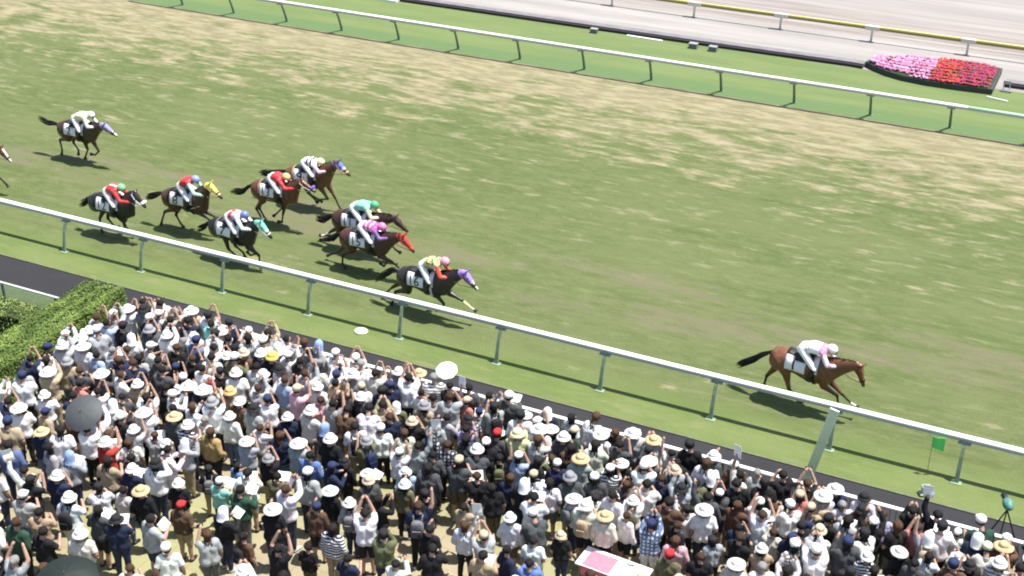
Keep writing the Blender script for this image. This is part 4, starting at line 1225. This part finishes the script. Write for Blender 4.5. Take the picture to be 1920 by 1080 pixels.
AR = {  # elbow, wrist (x outwards, y forwards, z up)
    'down': ((.245, -.03, 1.10), (.25, .06, .86)), 'down2': ((.27, -.05, 1.12), (.22, .14, .93)),
    'rail': ((.26, .10, 1.16), (.20, .33, 1.16)), 'phone': ((.185, .20, 1.24), (.065, .32, 1.55)),
    'high': ((.235, .14, 1.55), (.13, .22, 1.82)), 'highin': ((.18, .24, 1.44), (.06, .31, 1.73)),
    'brow': ((.25, .15, 1.36), (.10, .15, 1.66)), 'paper': ((.27, .12, 1.18), (.12, .32, 1.30)),
    'fist': ((.28, .05, 1.64), (.27, .12, 1.92)), 'bag': ((.26, -.02, 1.14), (.13, .12, 1.20)),
    'binoc': ((.20, .18, 1.30), (.05, .17, 1.58)),
}
POSES = [
    ('arms down', dict(arm=(AR['down'], AR['down2']), head=(.0, .04)), 'm'),
    ('arms down', dict(arm=(AR['down2'], AR['down']), head=(-.03, .03), stance=.08), 'f'),
    ('leaning forward', dict(arm=(AR['rail'], AR['rail']), head=(.0, .10), lean=.16), 'm'),
    ('hands at chest', dict(arm=(AR['paper'], AR['paper']), head=(.0, .06)), 'm'),
    ('hands at chest', dict(arm=(AR['bag'], AR['paper']), head=(.02, .05)), 'f'),
    ('phone at eye level', dict(arm=(AR['phone'], AR['phone']), head=(.0, .02)), 'm'),
    ('phone at eye level', dict(arm=(AR['phone'], AR['down']), head=(.02, .03)), 'f'),
    ('arms raised', dict(arm=(AR['highin'], AR['highin']), head=(.0, .03)), 'm'),
    ('arms raised', dict(arm=(AR['high'], AR['high']), head=(.0, .04), stance=.12), 'f'),
    ('right arm raised', dict(arm=(AR['down2'], AR['fist']), head=(.0, .03), step=.06), 'm'),
    ('left arm raised', dict(arm=(AR['fist'], AR['down']), head=(.01, .04)), 'f'),
    ('hand at brow', dict(arm=(AR['down'], AR['brow']), head=(.0, .05)), 'm'),
    ('hands to face', dict(arm=(AR['binoc'], AR['binoc']), head=(.0, .04)), 'm'),
]
PROTO = [(nm, person_proto(p, k)) for nm, p, k in POSES]
M_CL = cloth("cloth_plain"); M_ST = cloth("cloth_stripe", 'stripe'); M_CH = cloth("cloth_check", 'check'); M_HT = cloth("hat_cloth", None, .8)
M_SKC = pbr("skin_crowd", (.38, .235, .175), .6, .3, noise=.1)
for nm, P_ in PROTO:
    P_['body'].materials.append(M_SKC)
    for k in ('tee', 'long'): P_[k].materials.append(M_CL)
    for k in ('pants', 'shorts', 'shoeR', 'shoeL', 'short_hair', 'long_hair', 'cap', 'bucket', 'wide', 'towel'): P_[k].materials.append(M_HT)

TOPS = [  # weight, words, colour, pattern
    (44, "white shirt", (.76, .76, .76), 0), (13, "off-white shirt", (.62, .60, .54), 0), (17, "light grey shirt", (.36, .37, .38), 0), (15, "dark grey shirt", (.075, .078, .082), 0),
    (32, "black shirt", (.016, .016, .018), 0), (16, "navy shirt", (.020, .028, .060), 0), (3, "pale blue shirt", (.33, .42, .58), 0), (1.5, "blue shirt", (.12, .20, .45), 0),
    (8, "beige shirt", (.40, .32, .21), 0), (7, "brown shirt", (.115, .065, .04), 0), (3, "olive shirt", (.13, .13, .07), 0), (1.5, "dark green shirt", (.03, .07, .05), 0),
    (1, "salmon shirt", (.48, .19, .16), 0), (1.5, "maroon shirt", (.14, .025, .03), 0), (1, "lavender shirt", (.36, .32, .48), 0), (1, "pink shirt", (.60, .36, .40), 0), (1, "pale yellow shirt", (.58, .56, .30), 0),
    (1.5, "navy striped shirt", (.03, .035, .07), 1), (1.5, "grey striped shirt", (.22, .22, .23), 1), (1.5, "dark checked shirt", (.06, .06, .07), 2), (1, "blue checked shirt", (.10, .14, .26), 2), (.5, "mint shirt", (.30, .56, .48), 0), (.5, "red shirt", (.45, .04, .035), 0),
]
HEADS = [(26, "short black hair", 'short_hair', (.014, .012, .011)), (10, "short brown hair", 'short_hair', (.055, .030, .018)), (4, "grey hair", 'short_hair', (.24, .23, .22)), (9, "long black hair", 'long_hair', (.016, .013, .012)), (7, "long brown hair", 'long_hair', (.075, .040, .022)),
         (11, "white cap", 'cap', (.80, .80, .78)), (9, "black cap", 'cap', (.02, .02, .022)), (4, "navy cap", 'cap', (.025, .035, .09)), (.6, "red cap", 'cap', (.42, .03, .035)), (3, "beige cap", 'cap', (.45, .37, .26)),
         (13, "white bucket hat", 'bucket', (.74, .74, .71)), (4, "black bucket hat", 'bucket', (.02, .02, .022)), (2.5, "beige bucket hat", 'bucket', (.50, .42, .30)), (6, "white sun hat", 'wide', (.70, .69, .64)), (1.2, "straw sun hat", 'wide', (.52, .40, .22)), (3, "grey bucket hat", 'bucket', (.25, .25, .26)),
         (4, "white head towel", 'towel', (.80, .80, .80)), (.3, "blue head towel", 'towel', (.25, .35, .60))]
BOTS = [(26, (.018, .018, .022)), (14, (.03, .04, .08)), (9, (.33, .27, .18)), (8, (.12, .12, .125)), (6, (.10, .15, .26)), (5, (.7, .7, .67)), (4, (.10, .09, .05))]
wpick = lambda L: rnd.choices(L, [q[0] for q in L])[0]
used_labels = set()
TOPN = {t[1]: t for t in TOPS}; HEADN = {h[1]: h for h in HEADS}


def zone(x, y):
    # crowd seen across: rows run along the barrier, the hedge is on the left, the winning post on the right
    d = YB - y
    row = "front row" if d < .75 else ("second row" if d < 1.35 else ("near front" if d < 2.6 else ("mid-crowd" if d < 4.6 else "rear part")))
    pos = "hedge side" if x < -20.4 else ("left side" if x < -15.6 else ("middle" if x < -11 else ("right side" if x < -6.2 else "far right")))
    return row, pos


persons = []


FAR = []


def place(x, y, top=None, head=None, pose=None, rz=None, scale=None, long_=None, bottom=None, label=None):
    for tries in range(60):
        t = top or wpick(TOPS); h = head or wpick(HEADS)
        if pose is None:
            fr = YB - y < .8
            w_ = [19, 15, 12 if fr else 3, 12, 11, 9, 5, 3, 2, 2, 2, 3, 5]
            pi = rnd.choices(range(len(PROTO)), w_)[0]
        else: pi = pose
        row, pos = zone(x, y)
        lb = label or "person in %s, %s, %s, %s, %s" % (t[1], h[1], PROTO[pi][0], row, pos)
        if lb not in used_labels: break
    else:
        lb = lb.replace("person in", "spectator wearing")
        if lb in used_labels:
            lb = lb.replace("spectator wearing", "onlooker with")
    used_labels.add(lb)
    P_ = PROTO[pi][1]
    r_ = rz if rz is not None else R(rnd.gauss(12, 22))
    root = empty("person", (x, y, 0.0), r_)
    s_ = (scale or (rnd.uniform(.88, 1.04) if rnd.random() > .07 else rnd.uniform(.72, .84))) * .975
    root.scale = (s_ * rnd.uniform(.97, 1.08), s_ * rnd.uniform(.97, 1.08), s_)
    tag(root, lb, "person", "spectators standing behind the barrier")
    link("body", P_['body'], None, root)
    lg = long_ if long_ is not None else rnd.random() < .42
    o = link("shirt", P_['long' if lg else 'tee'], None, root); o.color = (*[min(1, max(0, q * rnd.uniform(.92, 1.05))) for q in t[2]], 1)
    if t[3]:
        o.material_slots[0].link = 'OBJECT'; o.material_slots[0].material = M_ST if t[3] == 1 else M_CH
    sh_ = rnd.random() < .25
    o = link("shorts" if sh_ else "trousers", P_['shorts' if sh_ else 'pants'], None, root); o.color = (*(bottom or wpick(BOTS)[1]), 1)
    for k in ('shoeR', 'shoeL'):
        o = link("shoe", P_[k], None, root)
        o.color = (.6, .6, .6, 1) if (int(x * 100) % 3 == 0) else (.03, .03, .03, 1)
    hn = 'hair' if 'hair' in h[2] else {'cap': 'cap', 'bucket': 'bucket_hat', 'wide': 'sun_hat', 'towel': 'towel'}[h[2]]
    o = link(hn, P_[h[2]], None, root); o.color = (*h[3], 1)
    if hn not in ('hair', 'towel'):
        o = link("hair", P_['long_hair' if rnd.random() < .25 else 'short_hair'], None, root); o.color = (.015, .013, .012, 1); o.scale = (.995, .995, .995)
    persons.append((x, y, root, pi, t[1], h[1], s_, r_))
    return root


# people one can pick out
T_ = lambda n_: TOPN[n_]; H_ = lambda n_: HEADN[n_]
YHAT = (0, "round yellow hat", 'bucket', (.72, .55, .12)); MAR = (0, "maroon cap", 'bucket', (.25, .02, .035)); ORH = (0, "orange hat", 'bucket', (.68, .42, .16))
place(-17.53, 22.58, T_("black shirt"), YHAT, 3, R(5)); place(-18.36, 21.1, T_("white shirt"), MAR, 4, R(-5)); place(-17.6, 20.95, T_("beige shirt"), ORH, 0, R(15))
place(-19.9, 23.3, (0, "turquoise shirt", (.22, .62, .54), 0), H_("short black hair"), 5, R(10)); place(-23.0, 21.9, T_("white shirt"), H_("white head towel"), 3, R(0))
place(-22.1, 20.95, T_("white shirt"), H_("white sun hat"), 0, R(10)); place(-21.6, 21.4, T_("white shirt"), H_("grey hair"), 3, R(0)); place(-13.45, 23.5, T_("grey striped shirt"), H_("grey hair"), 0, R(20), 1.05)
place(-14.48, 19.65, T_("blue shirt"), H_("short black hair"), 0, R(10)); place(-12.68, 17.75, T_("navy striped shirt"), H_("long black hair"), 0, R(5)); place(-14.19, 18.3, T_("white shirt"), H_("short brown hair"), 7, R(-10), 1.04, True, (.05, .06, .09))
place(-9.33, 20.35, T_("white shirt"), H_("short black hair"), 3, R(10), 1.03, False, (.02, .02, .03)); place(-6.17, 19.98, T_("olive shirt"), H_("red cap"), 0, R(0)); place(-4.32, 22.97, T_("salmon shirt"), H_("beige cap"), 5, R(10))
place(-18.51, 14.94, T_("dark green shirt"), H_("short brown hair"), 0, R(0), 1.06); place(-10.64, 22.3, T_("pale yellow shirt"), (0, "pale yellow hat", 'bucket', (.70, .66, .38)), 5, R(15)); place(-2.59, 23.3, T_("lavender shirt"), H_("short brown hair"), 2, R(10))
place(-12.7, 22.9, T_("light grey shirt"), H_("short brown hair"), 11, R(20), 1.06); place(-11.11, 22.2, T_("dark grey shirt"), H_("red cap"), 0, R(0)); place(-3.51, 21.17, T_("white shirt"), H_("white cap"), 7, R(20), 1.08, True)
place(-15.49, 21.64, T_("pink shirt"), H_("short brown hair"), 0, R(10)); place(-15.81, 18.1, T_("mint shirt"), H_("white cap"), 3, R(0)); place(-17.0, 19.4, (0, "tan shirt", (.42, .28, .12), 0), H_("long brown hair"), 0, R(0))
place(-13.0, 17.3, T_("black shirt"), H_("short black hair"), 0, R(10)); place(-15.1, 17.9, T_("dark green shirt"), H_("short black hair"), 3, R(0)); place(-13.99, 23.6, T_("brown shirt"), H_("straw sun hat"), 2, R(10))
place(-.45, 22.8, T_("off-white shirt"), (0, "pale lime cap", 'cap', (.62, .68, .42)), 2, R(10)); place(-14.9, 23.6, T_("brown shirt"), H_("short brown hair"), 7, R(10)); place(-12.0, 17.2, T_("navy shirt"), H_("short black hair"), 4, R(-10))


def dens(x, y):
    # minimum distance between neighbours: dense at the barrier, thinner toward the stand on the right
    d = YB - y
    v = .355 + .020 * d
    if x > -17 and d > 2.9: v += .06 + .035 * max(0, d - 3.4)
    if x < -17 and d > 6.5: v += .02
    return v


def ok_area(x, y):
    if x < -23.05 or x > 1.0 or y > 23.66 or y < 12.5: return False
    if y > 22.3 and x < -22.35 - (23.66 - y) * .2: return False
    u, v_ = project(x, y, 1.45)
    if x < -23.3 and y > 23.0: return False
    if u < -35 or u > 1960 or v_ > 1105: return False
    # table and its clear ground
    if (x + 7.4) ** 2 + (y - 19.9) ** 2 < .55 and True: return False
    if (x + 8.0) ** 2 + (y - 18.9) ** 2 < .4: return False
    return True


CA, SA_ = math.cos(R(28.9095)), math.sin(R(28.9095)); YW_ = R(-25.7888)
def project(x, y, z):
    fw = (math.sin(YW_) * CA, math.cos(YW_) * CA, -SA_); rt = (math.cos(YW_), -math.sin(YW_), 0)
    up = (math.sin(YW_) * SA_, math.cos(YW_) * SA_, CA)
    d = (x, y, z - 19.03); dt = lambda a: sum(p * q for p, q in zip(a, d))
    return 960 + 2492.8 * dt(rt) / dt(fw), 540 - 2492.8 * dt(up) / dt(fw)


cand = []
# a loose front row right at the barrier
x = -22.3
while x < .9:
    cand.append((x, YB - rnd.uniform(.36, .5))); x += rnd.uniform(.42, .64)

cand += [(rnd.uniform(-23.1, 1.0), rnd.uniform(12.5, 23.6)) for _ in range(14000)]
spots = [(p[0], p[1]) for p in persons]; free = []
for (x, y) in cand:
    if not ok_area(x, y): continue
    m = dens(x, y)
    if any((x - p[0]) ** 2 + (y - p[1]) ** 2 < m * m for p in spots): continue
    spots.append((x, y)); free.append((x, y))
free.sort(key=lambda p: p[0] ** 2 + p[1] ** 2)
keep = 300 - len(persons)
for (x, y) in free[:keep]: place(x, y)
FAR = free[keep:]
print("PERSONS", len(persons), "FAR", len(FAR))

# beyond three hundred: the farthest spectators, by the hedge and at the far end, as one mass
if FAR:
    LOW = [person_proto(p, k, .030) for nm, p, k in [POSES[0], POSES[5], POSES[3], POSES[7]]]
    CO, FA, CC = [], [], []; base_ = 0
    for (x, y) in FAR:
        P_ = rnd.choice(LOW); t = wpick(TOPS); h = wpick(HEADS); s_ = rnd.uniform(.9, 1.06); a = R(rnd.gauss(12, 22))
        parts_ = [(P_['body'], (.38, .235, .175)), (P_['long' if rnd.random() < .33 else 'tee'], t[2]), (P_['pants'], wpick(BOTS)[1]), (P_['shoeR'], (.03, .03, .03)), (P_['shoeL'], (.03, .03, .03)), (P_[h[2]], h[3])]
        if 'hair' not in h[2]: parts_.append((P_['short_hair'], (.015, .013, .012)))
        for me, col in parts_:
            V, N = get_v(me)
            X = (V[:, 0] * math.cos(a) - V[:, 1] * math.sin(a)) * s_ + x; Y = (V[:, 0] * math.sin(a) + V[:, 1] * math.cos(a)) * s_ + y
            CO.append(np.stack([X, Y, V[:, 2] * s_], 1)); CC.append(np.tile((*col, 1), (len(V), 1)))
            for p in me.polygons: FA.append([i + base_ for i in p.vertices])
            base_ += len(V)
    me = bpy.data.meshes.new("distant_crowd"); me.from_pydata(np.concatenate(CO).tolist(), [], FA)
    at = me.color_attributes.new("garment", 'FLOAT_COLOR', 'POINT'); at.data.foreach_set("color", np.concatenate(CC).astype(np.float32).ravel())
    me.polygons.foreach_set("use_smooth", [True] * len(me.polygons))
    g = G("crowd_cloth", .85, .2); an = g.n.nodes.new("ShaderNodeAttribute"); an.attribute_name = "garment"; g.color(an.outputs["Color"]); g.bump(g.noise((25, 25, 12), 2), .5, .015)
    tag(link("distant_crowd", me, g.m), "farthest spectators packed behind the barrier towards the hedge", "crowd", None, "stuff")

# ------------------------------------------------------------------ things in people's hands
M_PH = pbr("phone_black", (.02, .02, .022), .3, .5); M_PHC = pbr("phone_case_tan", (.42, .26, .17), .5, .3); M_PAP = pbr("paper_white", (.80, .80, .77), .8, .2)
pm = MB(); pm.box((0, 0, 0), (.15, .010, .078)); PHM = pm.mesh("phone")
pm2 = MB(); pm2.box((0, 0, 0), (.17, .012, .24)); TAB = pm2.mesh("tablet")
pp = MB(); rs = [[(-.15 + .3 * i / 6, -.002 + .02 * math.sin(i), z) for z in (-.11, .11)] + [(-.15 + .3 * i / 6, .003 + .02 * math.sin(i), z) for z in (.11, -.11)] for i in range(7)]
pp.rings(rs); PPM = pp.mesh("race_paper")
for m_ in (PHM, TAB): m_.materials.append(M_PH)
PPM.materials.append(M_PAP)
nph = 0
for (x, y, root, pi, tn, hn, s_, r_) in persons:
    nm = PROTO[pi][0]; hd = PROTO[pi][1]['hands']
    row, pos = zone(x, y)
    mw = Matrix.Translation(root.location) @ Matrix.Rotation(r_, 4, 'Z') @ Matrix.Diagonal((*root.scale, 1))
    who = root["label"].split(", ")
    if nm in ('phone at eye level', 'arms raised') and nph < 60 and rnd.random() < .62:
        p = (hd[0] + hd[1]) / 2 if pi in (5, 7, 8) else hd[0]
        p = mw @ (p + Vector((0, .03, .05)))
        if pi == 8: p = mw @ (hd[1] + Vector((-.02, .03, .06)))
        o = link("phone", PHM, None, None, p, (R(-12), 0, r_ + (0 if pi != 6 else .3)))
        what = "phone"
    elif nm == 'hands at chest' and rnd.random() < .4:
        p = mw @ ((hd[0] + hd[1]) / 2 + Vector((0, .07, .06)))
        o = link("race_paper", PPM, None, None, p, (R(-55), 0, r_)); what = "race paper"
    elif nm in ('right arm raised', 'left arm raised') and rnd.random() < .5:
        p = mw @ (hd[1 if nm[0] == 'r' else 0] + Vector((0, .02, .12)))
        o = link("race_paper", PPM, None, None, p, (0, R(80), r_)); what = "race paper"
    else: continue
    nph += 1
    short = tn.replace(" shirt", ""); hw = hn
    what = what.replace("race ", ""); lb = "%s held by person in %s and %s, %s, %s" % (what, tn, hw, row, pos)
    k = 0
    while lb in used_labels and k < 4:
        k += 1
        lb = ["%s lifted by person in %s and %s, %s, %s", "%s gripped by person in %s, %s, %s, %s", "%s raised by spectator in %s, %s, %s, %s", "%s carried by spectator in %s, %s, %s, %s"][k - 1] % (what, tn, hw, row, pos)
    used_labels.add(lb)
    tag(o, lb, what, "phones and papers in spectators' hands")


# backpacks on some backs
bk = MB(); rs = []
for (zz, a_, b_) in ((.0, .8, .7), (.03, 1, 1), (.22, 1.02, 1.05), (.34, .95, .9), (.40, .6, .5)):
    rs.append([(.135 * a_ * math.copysign(abs(math.cos(q)) ** .5, math.cos(q)), .075 * b_ * math.copysign(abs(math.sin(q)) ** .6, math.sin(q)), zz) for q in [2 * math.pi * k / 16 for k in range(16)]])
bk.rings(rs); BKM = bk.mesh("backpack", True); BKM.materials.append(M_HT)
pk_ = MB(); pk_.box((0, -.085, .12), (.18, .04, .16)); PKM = pk_.mesh("pocket"); PKM.materials.append(M_HT)
SPM = []
for s_ in (-1, 1):
    st_ = MB(); st_.tube([(s_ * .085, .06, .36), (s_ * .095, .10, .43), (s_ * .10, .17, .455)], .016, 6); SPM.append(st_.mesh("strap")); SPM[-1].materials.append(M_HT)
BKC = [("black", (.02, .02, .022)), ("grey", (.16, .16, .165)), ("navy", (.02, .03, .08)), ("beige", (.38, .30, .2)), ("olive", (.12, .12, .06))]
nb_ = 0
for (x, y, root, pi, tn, hn, s_, r_) in persons[28:]:
    if nb_ >= 34 or pi in (2,) or rnd.random() > .16 or 'long' in hn: continue
    cn, cc = rnd.choice(BKC); row, pos = zone(x, y)
    lb = "%s backpack on person in %s and %s, %s, %s" % (cn, tn, hn, row, pos)
    if lb in used_labels: continue
    used_labels.add(lb); nb_ += 1
    mw = Matrix.Translation(root.location) @ Matrix.Rotation(r_, 4, 'Z') @ Matrix.Diagonal((*root.scale, 1))
    b_ = empty("backpack", mw @ Vector((0, -.215, .99)), r_); b_.scale = (s_, s_, s_)
    tag(b_, lb, "backpack", "backpacks worn in the crowd")
    for nm_, me_ in (("bag_body", BKM), ("pocket", PKM), ("strap", SPM[0]), ("strap", SPM[1])):
        o = link(nm_, me_, None, b_); o.color = (*cc, 1)


def umbrella(name, label, x, y, z, rad, col, tilt, rz, n=8):
    root = empty(name, (x, y, 0)); tag(root, label, "umbrella")
    M_ = pbr("umbrella_" + "%d" % (col[0] * 1000), col, .6, .3)
    Rm = Matrix.Rotation(rz, 4, 'Z') @ Matrix.Rotation(tilt, 4, 'X')
    mb = MB(); N_ = 32; rs = []
    for (q, zz) in ((.02, .0), (.3, -.03), (.6, -.11), (.85, -.22), (1.0, -.32)):
        ring = []
        for k in range(N_):
            a = 2 * math.pi * k / N_; w_ = abs(math.cos(a * n / 2)); rr = rad * q * (1 - .05 * (1 - w_) * q)
            ring.append(Rm @ Vector((rr * math.cos(a), rr * math.sin(a), z * 0 + zz * rad + (.03 * (1 - w_) * q * rad))) + Vector((0, 0, z)))
        rs.append(ring)
    mb.rings(rs, False); c_ = mb.build("canopy", M_, root, True)
    mb = MB(); mb.tube([Rm @ Vector((0, 0, .07)) + Vector((0, 0, z)), Rm @ Vector((0, 0, -.7)) + Vector((0, 0, z))], .010, 6); mb.build("shaft", M_STEEL, root)
    for k in range(n):
        a = 2 * math.pi * (k + 0) / n
        mb = MB(); mb.tube([Rm @ Vector((rad * q * math.cos(a), rad * q * math.sin(a), zz * rad - .006)) + Vector((0, 0, z)) for q, zz in ((.02, 0), (.3, -.03), (.6, -.11), (.85, -.22), (.99, -.32))], .004, 4); mb.build("rib", M_STEEL, root)
    return root


umbrella("umbrella", "dark grey umbrella tilted over heads in the left of the crowd", -19.75, 18.35, 1.98, .46, (.060, .066, .068), R(34), R(12))
umbrella("umbrella", "black-green umbrella cut by the bottom edge at the left", -16.2, 13.9, 2.0, .62, (.012, .018, .014), R(10), R(30))
umbrella("umbrella", "small white parasol at the barrier above the grey striped shirt", -13.35, 23.95, 1.68, .27, (.72, .72, .70), R(22), R(15))

# white table with a pink cloth near the bottom of the picture
root = empty("folding_table", (-7.35, 20.05, 0), R(-4)); tag(root, "white folding table with a pink cloth at the bottom edge, right of centre", "table")
mb = MB(); mb.box((0, 0, .72), (1.5, .62, .03)); mb.build("tabletop", M_WHITE, root)
for sx in (-1, 1):
    for sy in (-1, 1):
        mb = MB(); mb.tube([(sx * .66, sy * .25, .705), (sx * .70, sy * .27, 0)], .014, 6); mb.build("leg", M_STEEL, root)
mb = MB(); mb.box((-.30, -.03, .742), (.62, .50, .008)); mb.box((-.30, -.318, .62), (.62, .006, .25)); tag(link("table_cloth", mb.mesh("table_cloth"), pbr("pink_cloth", (.62, .17, .22), .8, .2, noise=.1), None, root.location, (0, 0, R(-4))), "pink cloth spread over the left half of the white table", "cloth")
mb = MB(); mb.box((0, 0, .741), (.16, .05, .006)); tag(link("flyer", mb.mesh("flyer"), pbr("blue_ink", (.03, .09, .20), .7), None, (-7.05, 20.22, 0), (0, 0, .2)), "small dark blue flyer on the white table", "flyer")
